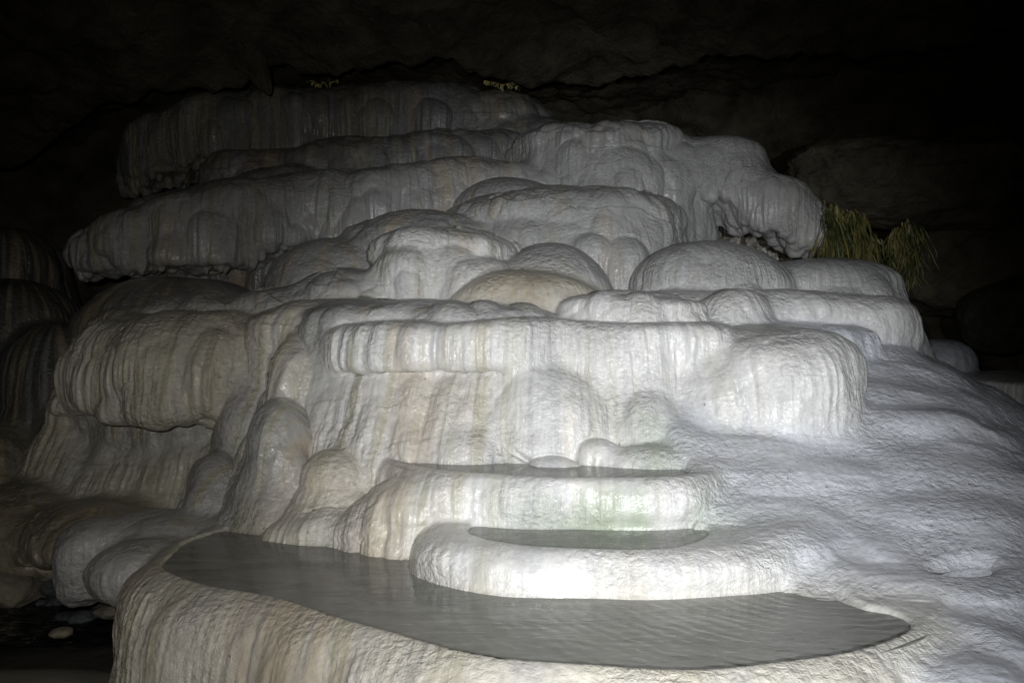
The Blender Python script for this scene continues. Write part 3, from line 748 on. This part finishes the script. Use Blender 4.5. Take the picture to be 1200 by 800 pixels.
def travertine():
    m, nt = new_mat('wet_travertine'); L = nt.links.new
    out = node(nt, 'ShaderNodeOutputMaterial'); b = node(nt, 'ShaderNodeBsdfPrincipled')
    at = node(nt, 'ShaderNodeAttribute', attribute_name='tint')
    geo = node(nt, 'ShaderNodeNewGeometry')
    mp = node(nt, 'ShaderNodeMapping'); mp.inputs['Scale'].default_value = (1, 1, .35); L(geo.outputs['Position'], mp.inputs['Vector'])
    n1 = node(nt, 'ShaderNodeTexNoise'); n1.inputs['Scale'].default_value = 32; n1.inputs['Detail'].default_value = 6; n1.inputs['Roughness'].default_value = .65
    L(mp.outputs[0], n1.inputs['Vector'])
    cr = node(nt, 'ShaderNodeMapRange'); cr.inputs['From Min'].default_value = .3; cr.inputs['From Max'].default_value = .7; cr.inputs['To Min'].default_value = .80; cr.inputs['To Max'].default_value = 1.06
    L(n1.outputs['Fac'], cr.inputs['Value'])
    mul = node(nt, 'ShaderNodeVectorMath', operation='SCALE'); L(at.outputs['Vector'], mul.inputs[0]); L(cr.outputs[0], mul.inputs['Scale'])
    # tiny dark specks
    vs = node(nt, 'ShaderNodeTexVoronoi'); vs.inputs['Scale'].default_value = 9; L(geo.outputs['Position'], vs.inputs['Vector'])
    sp = node(nt, 'ShaderNodeMapRange'); sp.inputs['From Min'].default_value = .035; sp.inputs['From Max'].default_value = .06; sp.inputs['To Min'].default_value = .45; sp.inputs['To Max'].default_value = 1
    L(vs.outputs['Distance'], sp.inputs['Value'])
    mul2 = node(nt, 'ShaderNodeVectorMath', operation='SCALE'); L(mul.outputs[0], mul2.inputs[0]); L(sp.outputs[0], mul2.inputs['Scale'])
    L(mul2.outputs[0], b.inputs['Base Color'])
    # micro-gour ripples, calcite grain and fine drip flutes along the flow
    n2 = node(nt, 'ShaderNodeTexNoise'); n2.inputs['Scale'].default_value = 58; n2.inputs['Detail'].default_value = 5; n2.inputs['Roughness'].default_value = .62; n2.inputs['Distortion'].default_value = .7
    mp2 = node(nt, 'ShaderNodeMapping'); mp2.inputs['Scale'].default_value = (.7, .7, 1.0); L(geo.outputs['Position'], mp2.inputs['Vector']); L(mp2.outputs[0], n2.inputs['Vector'])
    v2 = node(nt, 'ShaderNodeTexVoronoi', feature='SMOOTH_F1'); v2.inputs['Scale'].default_value = 44; L(mp2.outputs[0], v2.inputs['Vector'])
    fa_ = node(nt, 'ShaderNodeAttribute', attribute_name='flow')
    mp3 = node(nt, 'ShaderNodeMapping'); mp3.inputs['Scale'].default_value = (1, 1, .10); L(fa_.outputs['Vector'], mp3.inputs['Vector'])
    n3 = node(nt, 'ShaderNodeTexNoise'); n3.inputs['Scale'].default_value = 75; n3.inputs['Detail'].default_value = 3; n3.inputs['Roughness'].default_value = .55; L(mp3.outputs[0], n3.inputs['Vector'])
    ad = node(nt, 'ShaderNodeMath', operation='MULTIPLY_ADD'); L(v2.outputs['Distance'], ad.inputs[0]); ad.inputs[1].default_value = .55; L(n2.outputs['Fac'], ad.inputs[2])
    am = node(nt, 'ShaderNodeAttribute', attribute_name='flow_amp')
    c0 = node(nt, 'ShaderNodeMath', operation='SUBTRACT'); L(n3.outputs['Fac'], c0.inputs[0]); c0.inputs[1].default_value = .5
    c1 = node(nt, 'ShaderNodeMath', operation='MULTIPLY'); L(c0.outputs[0], c1.inputs[0]); L(am.outputs['Fac'], c1.inputs[1])
    ad2 = node(nt, 'ShaderNodeMath', operation='MULTIPLY_ADD'); L(c1.outputs[0], ad2.inputs[0]); ad2.inputs[1].default_value = .60; L(ad.outputs[0], ad2.inputs[2])
    bp = node(nt, 'ShaderNodeBump'); bp.inputs['Distance'].default_value = .016
    ga = node(nt, 'ShaderNodeAttribute', attribute_name='grain')
    ng = node(nt, 'ShaderNodeTexNoise'); ng.inputs['Scale'].default_value = 2.6; ng.inputs['Detail'].default_value = 5; L(geo.outputs['Position'], ng.inputs['Vector'])
    gm = node(nt, 'ShaderNodeMapRange'); gm.inputs['From Min'].default_value = .38; gm.inputs['From Max'].default_value = .62; gm.inputs['To Min'].default_value = .30; gm.inputs['To Max'].default_value = 1.0; L(ng.outputs['Fac'], gm.inputs['Value'])
    gx = node(nt, 'ShaderNodeMath', operation='MULTIPLY'); L(gm.outputs[0], gx.inputs[0]); L(ga.outputs['Fac'], gx.inputs[1]); L(gx.outputs[0], bp.inputs['Strength'])
    L(ad2.outputs[0], bp.inputs['Height']); L(bp.outputs[0], b.inputs['Normal'])
    rg = node(nt, 'ShaderNodeMath', operation='MULTIPLY_ADD'); L(gm.outputs[0], rg.inputs[0]); rg.inputs[1].default_value = .38; rg.inputs[2].default_value = .10
    rg2 = node(nt, 'ShaderNodeMath', operation='MULTIPLY'); L(rg.outputs[0], rg2.inputs[0]); L(cr.outputs[0], rg2.inputs[1]); L(rg2.outputs[0], b.inputs['Roughness'])
    b.inputs['Specular IOR Level'].default_value = .5
    b.inputs['Coat Weight'].default_value = .35; b.inputs['Coat Roughness'].default_value = .13; L(bp.outputs[0], b.inputs['Coat Normal'])
    L(b.outputs[0], out.inputs[0])
    return m
M_TRAV = travertine()

def rock(name, c1, c2, rough=.8, bump=.05, scale=2.0):
    m, nt = new_mat(name); L = nt.links.new
    out = node(nt, 'ShaderNodeOutputMaterial'); b = node(nt, 'ShaderNodeBsdfPrincipled')
    geo = node(nt, 'ShaderNodeNewGeometry')
    n1 = node(nt, 'ShaderNodeTexNoise'); n1.inputs['Scale'].default_value = scale; n1.inputs['Detail'].default_value = 9; n1.inputs['Roughness'].default_value = .65
    L(geo.outputs['Position'], n1.inputs['Vector'])
    r = node(nt, 'ShaderNodeValToRGB'); r.color_ramp.elements[0].position = .35; r.color_ramp.elements[1].position = .68
    r.color_ramp.elements[0].color = (*c1, 1); r.color_ramp.elements[1].color = (*c2, 1)
    L(n1.outputs['Fac'], r.inputs[0]); L(r.outputs[0], b.inputs['Base Color'])
    n2 = node(nt, 'ShaderNodeTexNoise'); n2.inputs['Scale'].default_value = scale * 4; n2.inputs['Detail'].default_value = 8; n2.inputs['Roughness'].default_value = .7
    L(geo.outputs['Position'], n2.inputs['Vector'])
    bp = node(nt, 'ShaderNodeBump'); bp.inputs['Strength'].default_value = .9; bp.inputs['Distance'].default_value = bump
    L(n2.outputs['Fac'], bp.inputs['Height']); L(bp.outputs[0], b.inputs['Normal'])
    b.inputs['Roughness'].default_value = rough
    L(b.outputs[0], out.inputs[0]); return m
M_ROCK = rock('cave_rock', (.045, .039, .028), (.19, .165, .115), .5, .10, 2.2)
M_FLOOR = rock('cave_floor_silt', (.03, .03, .026), (.07, .068, .055), .6, .03, 3)
M_MOSSROCK = rock('mossy_rock', (.02, .024, .016), (.09, .10, .07), .6, .06, 5)
M_SILT = rock('wet_silt', (.20, .20, .17), (.26, .26, .22), .35, .004, 5)
M_STONE = rock('stream_stone', (.14, .13, .10), (.32, .29, .22), .6, .02, 6)

def water(name, murk, clear, fac, bump=.004, scale=9, rough=.05):
    m, nt = new_mat(name); L = nt.links.new
    out = node(nt, 'ShaderNodeOutputMaterial')
    geo = node(nt, 'ShaderNodeNewGeometry')
    mp = node(nt, 'ShaderNodeMapping'); mp.inputs['Scale'].default_value = (.55, 1.6, 1); L(geo.outputs['Position'], mp.inputs['Vector'])
    n = node(nt, 'ShaderNodeTexNoise'); n.inputs['Scale'].default_value = scale; n.inputs['Detail'].default_value = 4; n.inputs['Distortion'].default_value = .8
    L(mp.outputs[0], n.inputs['Vector'])
    wm = node(nt, 'ShaderNodeMapping'); wm.inputs['Location'].default_value = (-1.15, -3.35, 0); L(geo.outputs['Position'], wm.inputs['Vector'])
    wv = node(nt, 'ShaderNodeTexWave', wave_type='RINGS', rings_direction='Z'); wv.inputs['Scale'].default_value = 5.5; wv.inputs['Distortion'].default_value = 4; wv.inputs['Detail'].default_value = 3; wv.inputs['Detail Scale'].default_value = 2.2
    L(wm.outputs[0], wv.inputs['Vector'])
    wd = node(nt, 'ShaderNodeVectorMath', operation='LENGTH'); L(wm.outputs[0], wd.inputs[0])
    wf = node(nt, 'ShaderNodeMapRange'); wf.inputs['From Min'].default_value = .3; wf.inputs['From Max'].default_value = 2.0; wf.inputs['To Min'].default_value = .55; wf.inputs['To Max'].default_value = .02; L(wd.outputs['Value'], wf.inputs['Value'])
    wx_ = node(nt, 'ShaderNodeMath', operation='MULTIPLY'); L(wv.outputs['Fac'], wx_.inputs[0]); L(wf.outputs[0], wx_.inputs[1])
    wa = node(nt, 'ShaderNodeMath', operation='ADD'); L(n.outputs['Fac'], wa.inputs[0]); L(wx_.outputs[0], wa.inputs[1])
    bp = node(nt, 'ShaderNodeBump'); bp.inputs['Strength'].default_value = .5; bp.inputs['Distance'].default_value = bump
    L(wa.outputs[0], bp.inputs['Height'])
    tr = node(nt, 'ShaderNodeBsdfTransparent'); tr.inputs[0].default_value = (*clear, 1)
    df = node(nt, 'ShaderNodeBsdfDiffuse')
    ns = node(nt, 'ShaderNodeTexNoise'); ns.inputs['Scale'].default_value = 5; ns.inputs['Detail'].default_value = 7; ns.inputs['Roughness'].default_value = .65; ns.inputs['Distortion'].default_value = 1.2
    L(mp.outputs[0], ns.inputs['Vector'])
    rr = node(nt, 'ShaderNodeValToRGB'); rr.color_ramp.elements[0].position = .35; rr.color_ramp.elements[1].position = .68
    rr.color_ramp.elements[0].color = (*[c * .72 for c in murk], 1); rr.color_ramp.elements[1].color = (*[min(1, c * 1.12) for c in murk], 1)
    L(ns.outputs['Fac'], rr.inputs[0]); L(rr.outputs[0], df.inputs[0])
    gl = node(nt, 'ShaderNodeBsdfGlossy'); gl.inputs['Roughness'].default_value = rough; L(bp.outputs[0], gl.inputs['Normal'])
    fr = node(nt, 'ShaderNodeFresnel'); fr.inputs['IOR'].default_value = 1.33; L(bp.outputs[0], fr.inputs['Normal'])
    m1 = node(nt, 'ShaderNodeMixShader'); m1.inputs[0].default_value = fac; L(tr.outputs[0], m1.inputs[1]); L(df.outputs[0], m1.inputs[2])
    m2 = node(nt, 'ShaderNodeMixShader'); L(fr.outputs[0], m2.inputs[0]); L(m1.outputs[0], m2.inputs[1]); L(gl.outputs[0], m2.inputs[2])
    L(m2.outputs[0], out.inputs[0]); return m
M_WATER = water('pool_water', (.80, .81, .74), (.90, .92, .86), .38, .0055)
M_STREAM = water('stream_water', (.02, .022, .024), (.3, .32, .32), .6, .03, 16, .06)

# ------------------------------------------------------------------ objects from the labelled body
def set_label(o, label=None, cat=None, group=None, kind=None):
    if label: o['label'] = label
    if cat: o['category'] = cat
    if group: o['group'] = group
    if kind: o['kind'] = kind
    return o

def mesh_np(name, P, Q, mat, parent=None, base=(0, 0, 0), normals=None, tint=None, smooth=True, flow=None, amp=None):
    me = bpy.data.meshes.new(name)
    base = np.array(base, float); n = Q.shape[1]
    me.vertices.add(len(P)); me.vertices.foreach_set('co', (P - base).astype(np.float32).ravel())
    me.loops.add(Q.size); me.loops.foreach_set('vertex_index', Q.astype(np.int32).ravel())
    me.polygons.add(len(Q)); me.polygons.foreach_set('loop_start', np.arange(0, Q.size, n, dtype=np.int32))
    me.polygons.foreach_set('use_smooth', np.full(len(Q), smooth))
    me.update(calc_edges=True)
    if normals is not None:
        a = me.attributes.new('custom_normal', 'FLOAT_VECTOR', 'POINT'); a.data.foreach_set('vector', normals.astype(np.float32).ravel())
    if tint is not None:
        a = me.attributes.new('tint', 'FLOAT_VECTOR', 'POINT'); a.data.foreach_set('vector', tint.astype(np.float32).ravel())
    if amp is not None:
        for an, col in (('flow_amp', 0), ('grain', 1)):
            a = me.attributes.new(an, 'FLOAT', 'POINT'); a.data.foreach_set('value', np.ascontiguousarray(amp[:, col]).astype(np.float32))
    if flow is not None:
        a = me.attributes.new('flow', 'FLOAT_VECTOR', 'POINT'); a.data.foreach_set('vector', flow.astype(np.float32).ravel())
    me.materials.append(mat)
    o = bpy.data.objects.new(name, me); C.objects.link(o)
    if parent is not None: o.parent = parent
    else: o.location = base
    return o

FLOWV = np.stack([flow, owner, z], 1); AMPS = np.stack([famp * np.clip(ATTR[:, 1], .1, 1), ATTR[:, 5]], 1)
thing_obj = {}; part_obj = {}
def thing_root(t, Pm):
    if t not in thing_obj:
        nm, lb, ct = THINGS[t]
        e = bpy.data.objects.new(nm, None); C.objects.link(e); e.empty_display_size = .2
        e.location = (Pm[:, 0].mean(), Pm[:, 1].mean(), Pm[:, 2].min())
        set_label(e, lb, ct, {'flowstone_canopy': 'flowstone canopies', 'flowstone_dome': 'dim flowstone domes'}.get(nm))
        thing_obj[t] = e
    return thing_obj[t]
face_thing = np.array([list(THINGS).index(PIECES[pid_list[L_]][0]) for L_ in range(len(pid_list))])[FL]
for ti, t in enumerate(THINGS):
    f = Q[face_thing == ti]
    if len(f): thing_root(t, P[np.unique(f)])
order = sorted(np.unique(FL), key=lambda L_: PIECES[pid_list[L_]][2] is not None)
for L_ in order:
    pk = pid_list[L_]; t, part, sub, lab = PIECES[pk]
    f = Q[FL == L_]
    if len(f) < 60 and pk not in single: continue
    p_, q_, used = drop_unused(P, f)
    root = thing_obj[t]
    par = part_obj.get(sub, root) if sub else root
    o = mesh_np(part, p_, q_, M_TRAV, par, root.location, N[used], tint[used], flow=FLOWV[used], amp=AMPS[used])
    if pk not in part_obj: part_obj[pk] = o
    if lab: o['label'] = lab

# ------------------------------------------------------------------ pool water
def flat_poly(name, poly, z, mat, grow=0.0):
    p = chaikin(poly, 2)
    if grow:
        c = np.roll(p, -1, 0) - np.roll(p, 1, 0); nrm = np.stack([c[:, 1], -c[:, 0]], 1); nrm /= np.linalg.norm(nrm, axis=1, keepdims=True)
        p = p + nrm * grow
    me = bpy.data.meshes.new(name)
    me.from_pydata([(a, b, z) for a, b in p], [], [list(range(len(p)))])
    me.materials.append(mat); o = bpy.data.objects.new(name, me); C.objects.link(o); o['kind'] = 'structure'; return o
for poly, zz in ((A_pool, ZA), (B_pool, ZB), (C_pool, ZC), (Rp_pool, .698)):
    flat_poly('pool_water', poly, zz, M_WATER, .02)

# ------------------------------------------------------------------ cave shell
def grid_mesh(name, fn, nu, nv, mat, kind='structure', flip=False):
    u, v = np.meshgrid(np.linspace(0, 1, nu), np.linspace(0, 1, nv), indexing='ij')
    X, Y, Z = fn(u, v)
    Pm = np.stack([X, Y, Z], -1).reshape(-1, 3)
    i = np.arange(nu * nv).reshape(nu, nv)
    q = np.stack([i[:-1, :-1], i[1:, :-1], i[1:, 1:], i[:-1, 1:]], -1).reshape(-1, 4)
    if flip: q = q[:, ::-1]
    o = mesh_np(name, Pm, q, mat); o['kind'] = kind; return o
def floor_fn(u, v):
    X = -11 + 22 * u; Y = -5 + 19 * v
    return X, Y, .06 + fbm(X * .8, Y * .8, X * 0, 5, 5) * .12 - .12 * np.exp(-((X + 2.9) / 1.0) ** 2 - ((Y - 5.2) / .9) ** 2)
grid_mesh('cave_floor', floor_fn, 200, 200, M_FLOOR)
def ceil_fn(u, v):
    X = -11 + 22 * u; Y = -5 + 19.5 * v
    rid = 8.35 + .35 * np.sin(X * .9 + .5) + .2 * np.sin(X * 2.3)
    zr = 4.0 - .26 * np.clip(-X - 2.2, 0, 9) + .10 * np.clip(X + .6, 0, 2.5)
    front = np.clip(rid - Y, 0, 9); back = np.clip(Y - rid, 0, 9)
    base = zr + .36 * front - .015 * front ** 2 + .75 * (1 - np.exp(-back / .35)) - .08 * back
    r = np.abs(fbm(X * .9, Y * .9, X * 0 + 2, 15, 6, .6))
    Z = base + .40 * r - .10 + .12 * fbm(X * 2.6, Y * 2.6, X * 0, 25, 5, .65)
    return X, Y, Z
grid_mesh('cave_ceiling', ceil_fn, 420, 380, M_ROCK)
def wall_fn(u, v):
    th = -math.pi * .5 + u * 2 * math.pi
    n = fbm(np.cos(th) * 4 + 9, np.sin(th) * 4, v * 3, 35, 6, .6)
    n2 = np.abs(fbm(np.cos(th) * 2.2, np.sin(th) * 2.2, v * 2.2, 45, 5, .5))
    R = 1 + .10 * n - .14 * n2
    X = 8.5 * R * np.cos(th); Y = 4.2 + 8.0 * R * np.sin(th)
    Z = -.4 + 6.2 * v
    return X, Y, Z
grid_mesh('cave_wall', wall_fn, 520, 130, M_ROCK)


# ------------------------------------------------------------------ dark stream, silt and stones beside the mound
def water_sheet(name, x0, x1, y0, y1, z, n, mat, amp):
    def fn(u, v):
        X = x0 + (x1 - x0) * u; Y = y0 + (y1 - y0) * v
        return X, Y, z + amp * fbm(X * 9, Y * 9, X * 0, 301, 4, .6)
    return grid_mesh(name, fn, n, n, mat)
water_sheet('stream_water', -5.2, -1.3, 4.25, 7.2, .10, 180, M_STREAM, .035)
def silt_fn(u, v):
    th = u * 2 * math.pi; r = v
    X = -2.05 + 1.05 * r * np.cos(th); Y = 3.25 + 1.02 * r * np.sin(th) * (1 + .08 * np.sin(3 * th))
    return X, Y, .17 - .22 * r ** 4 + .008 * fbm(X * 5, Y * 5, X * 0, 311, 3)
grid_mesh('silt_bank', silt_fn, 90, 40, M_SILT)

def boulder(name, loc, size, seed, mat, label, cat, group=None, sub=5, rough=.22, flat=1.0):
    bm = bmesh.new(); bmesh.ops.create_icosphere(bm, subdivisions=sub, radius=1.0)
    co = np.array([v.co[:] for v in bm.verts])
    n = fbm(co[:, 0] * 1.3 + seed, co[:, 1] * 1.3, co[:, 2] * 1.3, seed, 5, .55)
    f = np.abs(fbm(co[:, 0] * .8, co[:, 1] * .8 + seed, co[:, 2] * .8, seed + 9, 3))
    c2 = co * (1 + rough * n - .25 * f + .1)[:, None] * np.array(size)
    for v, c in zip(bm.verts, c2): v.co = c
    for fc in bm.faces: fc.smooth = True
    me = bpy.data.meshes.new(name); bm.to_mesh(me); bm.free(); me.materials.append(mat)
    o = bpy.data.objects.new(name, me); C.objects.link(o); o.location = loc
    return set_label(o, label, cat, group)
def at(px, py, Y): return (PX(px, Y), Y, PZ(py, Y))
boulder('stream_stone', at(8, 692, 4.95), (.17, .16, .11), 3, M_STONE, 'largest pale brown stone standing in the dark stream', 'stone', 'stones in the dark stream')
boulder('stream_stone', at(-2, 655, 5.6), (.10, .10, .05), 5, M_STONE, 'flat stone in the stream beyond the largest stone, under the brown bank', 'stone', 'stones in the dark stream', 4)
boulder('stream_stone', at(128, 717, 4.45), (.075, .06, .035), 8, M_STONE, 'small light stone at the foot of the grey pillow', 'stone', 'stones in the dark stream', 4)
boulder('stream_stone', at(70, 742, 4.35), (.05, .05, .025), 11, M_STONE, 'tiny dark pebble on the edge of the silt', 'stone', 'stones in the dark stream', 4)

M_WETSTONE = rock('wet_stone', (.03, .035, .04), (.12, .13, .14), .14, .02, 9)
small = boulder('stream_stone', at(60, 690, 4.95), (.07, .06, .045), 14, M_WETSTONE, 'small wet dark stone among the glinting rapids of the stream', 'stone', 'stones in the dark stream', 4)
for k in range(16):
    c_ = small.copy(); C.objects.link(c_); px, py = rng.uniform(30, 128), rng.uniform(662, 732); Yd = (EYE - .11) * FOC / (py - HOR)
    c_.location = (PX(px, Yd), Yd, .10); q_ = rng.uniform(.4, 1.25); c_.scale = (q_ * rng.uniform(.7, 1.3), q_, q_ * rng.uniform(.6, 1.2)); c_.rotation_euler = (rng.uniform(-.4, .4), 0, rng.uniform(0, 6))

# ------------------------------------------------------------------ dim right-hand wall: overhanging rock, moss, boulder
boulder('rock_overhang', (3.75, 8.3, 3.0), (1.15, .8, .42), 21, M_ROCK, 'dark jutting rock with yellow green moss hanging below it', 'rock', None, 6, .35)
boulder('boulder', at(1178, 372, 8.6), (.38, .35, .34), 31, M_MOSSROCK, 'dim mossy boulder on the far ledge, at the edge of the dark', 'boulder', None, 5, .35)
boulder('boulder', at(1120, 310, 9.0), (.7, .5, .5), 37, M_ROCK, 'dark wet boulder behind the hanging moss, with a pale streak', 'boulder', None, 5, .35)

def strands(name, roots, mat, wid, seed, stem=False):
    if stem: roots = sorted(roots)
    r = np.random.default_rng(seed); V_, F_ = [], []
    for (x0, y0, z0, ln) in roots:
        k = 6; px_, py_, pz_ = x0, y0, z0; dx, dy = r.normal(0, .04), r.normal(-.03, .05); w0 = wid * r.uniform(.5, 1.3); ang = r.uniform(0, math.pi)
        b0 = len(V_)
        for i in range(k + 1):
            w = w0 * (1 - i / k) ** .7 + .001
            V_.append((px_ - w * math.cos(ang), py_ - w * math.sin(ang), pz_)); V_.append((px_ + w * math.cos(ang), py_ + w * math.sin(ang), pz_))
            px_ += dx * ln + r.normal(0, .008); py_ += dy * ln * (1 - i / k); pz_ -= ln / k; ang += r.normal(0, .3)
        if stem and b0: F_.append((b0 - 2 * k - 2, b0 - 2 * k - 1, b0 + 1, b0))
        for i in range(k): F_.append((b0 + 2 * i, b0 + 2 * i + 1, b0 + 2 * i + 3, b0 + 2 * i + 2))
    me = bpy.data.meshes.new(name); me.from_pydata(V_, [], F_); me.materials.append(mat)
    o = bpy.data.objects.new(name, me); C.objects.link(o); return o
def moss_mat(name, c1, c2, rough):
    m, nt = new_mat(name); L = nt.links.new
    out = node(nt, 'ShaderNodeOutputMaterial'); b = node(nt, 'ShaderNodeBsdfPrincipled'); geo = node(nt, 'ShaderNodeNewGeometry')
    n1 = node(nt, 'ShaderNodeTexNoise'); n1.inputs['Scale'].default_value = 7; n1.inputs['Detail'].default_value = 5; L(geo.outputs['Position'], n1.inputs['Vector'])
    r = node(nt, 'ShaderNodeValToRGB'); r.color_ramp.elements[0].position = .38; r.color_ramp.elements[1].position = .62
    r.color_ramp.elements[0].color = (*c1, 1); r.color_ramp.elements[1].color = (*c2, 1)
    L(n1.outputs['Fac'], r.inputs[0]); L(r.outputs[0], b.inputs['Base Color']); b.inputs['Roughness'].default_value = rough
    L(b.outputs[0], out.inputs[0]); return m
M_MOSS = moss_mat('hanging_moss', (.05, .065, .02), (.24, .21, .07), .45)
M_LEAF_GLINT = moss_mat('wet_leaf_glint', (.30, .32, .18), (.75, .62, .25), .15)  # leaves of the golden tuft, and pale colour for the added drip glints
roots = []
for c_ in range(17):
    cx_ = rng.uniform(970, 1070); cy_ = 248 + .26 * (cx_ - 970) + rng.uniform(-6, 30); cl = rng.uniform(.14, .48) * (1.1 - .004 * (cx_ - 970)); Yc_ = 7.75 - .3 * rng.uniform(0, 1)
    for i in range(85):
        px, py = cx_ + rng.normal(0, 5.5), cy_ + rng.normal(0, 5); Yd = Yc_ + rng.normal(0, .05)
        roots.append((PX(px, Yd), Yd, PZ(py, Yd), cl * rng.uniform(.5, 1.15)))
o = strands('hanging_moss', roots, M_MOSS, .007, 5); set_label(o, 'curtain of yellow green moss hanging from dark rock, beside the smooth canopy', 'moss', None, 'stuff')
roots = [(PX(p, 9.15) , 9.15 + rng.uniform(-.05, .05), PZ(q, 9.15), rng.uniform(.02, .06)) for p, q in zip(rng.normal(598, 6, 16), rng.normal(102, 4, 16))] + [(PX(p, 9.15), 9.15, PZ(93 + (p - 560) * .25, 9.15), .05) for p in rng.uniform(562, 592, 14)]
o = strands('moss_tuft', roots, M_LEAF_GLINT, .014, 6, True); set_label(o, 'tiny golden tuft of wet leaves glinting on the crest of the topmost canopy', 'moss')
roots = [(PX(p, 8.9), 8.9 + rng.uniform(-.05, .05), PZ(q, 8.9), rng.uniform(.02, .05)) for p, q in zip(rng.uniform(366, 396, 18), rng.normal(97, 3, 18))]  # added pale strips that stand for glints on wet drips
o = strands('drip_glints', roots, M_LEAF_GLINT, .010, 7, True); set_label(o, 'tiny pale green strips added as glints of wet drips in the dark gap under the ceiling', 'glints')

# the curved stalactite under the ceiling edge
def horn(name, pts, rads, mat):
    V_, F_ = [], []; ns = 20
    for (c, r_) in zip(pts, rads):
        for j in range(ns):
            a = 2 * math.pi * j / ns
            wob = 1 + .18 * math.sin(3 * a + c[0] * 9) + .1 * math.sin(5 * a + c[2] * 20)
            V_.append((c[0] + r_ * wob * math.cos(a), c[1] + r_ * wob * math.sin(a), c[2]))
    for i in range(len(pts) - 1):
        for j in range(ns): F_.append((i * ns + j, i * ns + (j + 1) % ns, (i + 1) * ns + (j + 1) % ns, (i + 1) * ns + j))
    F_.append(tuple(range((len(pts) - 1) * ns, len(pts) * ns)))
    me = bpy.data.meshes.new(name); me.from_pydata(V_, [], F_); me.materials.append(mat)
    for p in me.polygons: p.use_smooth = True
    o = bpy.data.objects.new(name, me); C.objects.link(o); return o
hp, hr = [], []
for i in range(12):
    t = i / 11; hp.append((PX(282 + 34 * t ** .8, 7.9), 7.9, PZ(58 + 54 * t, 7.9))); hr.append(.20 * (1 - t) ** .8 + .012)
o = horn('stalactite', hp, hr, M_ROCK); set_label(o, 'short curved brown stalactite hanging from the ceiling edge above the topmost canopy', 'stalactite')

# ------------------------------------------------------------------ lights, camera, world
def spot(name, loc, target, power, col, size, blend, radius):
    l = bpy.data.lights.new(name, 'SPOT'); l.energy = power; l.color = col; l.spot_size = math.radians(size); l.spot_blend = blend; l.shadow_soft_size = radius
    o = bpy.data.objects.new(name, l); C.objects.link(o); o.location = loc
    from mathutils import Vector
    o.rotation_euler = (Vector(target) - Vector(loc)).to_track_quat('-Z', 'Y').to_euler(); return o
spot('camera_flash', (-.12, -.05, 1.72), (-.3, 4.3, .9), 225, (1, .97, .91), 88, 1.0, .03)
spot('head_torch', (.40, -1.5, 1.52), (.70, 4.3, 1.22), 1180, (.94, .97, 1.0), 43, 1.0, .03)

cam = bpy.data.cameras.new('camera'); co = bpy.data.objects.new('camera', cam); C.objects.link(co)
co.location = (0, 0, EYE); cam.sensor_width = 36; cam.lens = 36 * FOC / 1200; cam.clip_end = 200; cam.clip_start = .05
co.rotation_euler = (math.radians(90 - math.degrees(math.atan(10 / FOC))), 0, 0)
sc = bpy.context.scene; sc.camera = co
w = bpy.data.worlds.new('World'); sc.world = w; w.use_nodes = True
w.node_tree.nodes['Background'].inputs[0].default_value = (.5, .55, .6, 1); w.node_tree.nodes['Background'].inputs[1].default_value = .002
sc.view_settings.view_transform = 'Standard'; sc.view_settings.look = 'None'; sc.view_settings.exposure = 0; sc.view_settings.gamma = 1
sc.cycles.max_bounces = 5; sc.cycles.diffuse_bounces = 3; sc.cycles.glossy_bounces = 3; sc.cycles.caustics_reflective = False; sc.cycles.caustics_refractive = False
sc.cycles.use_denoising = True
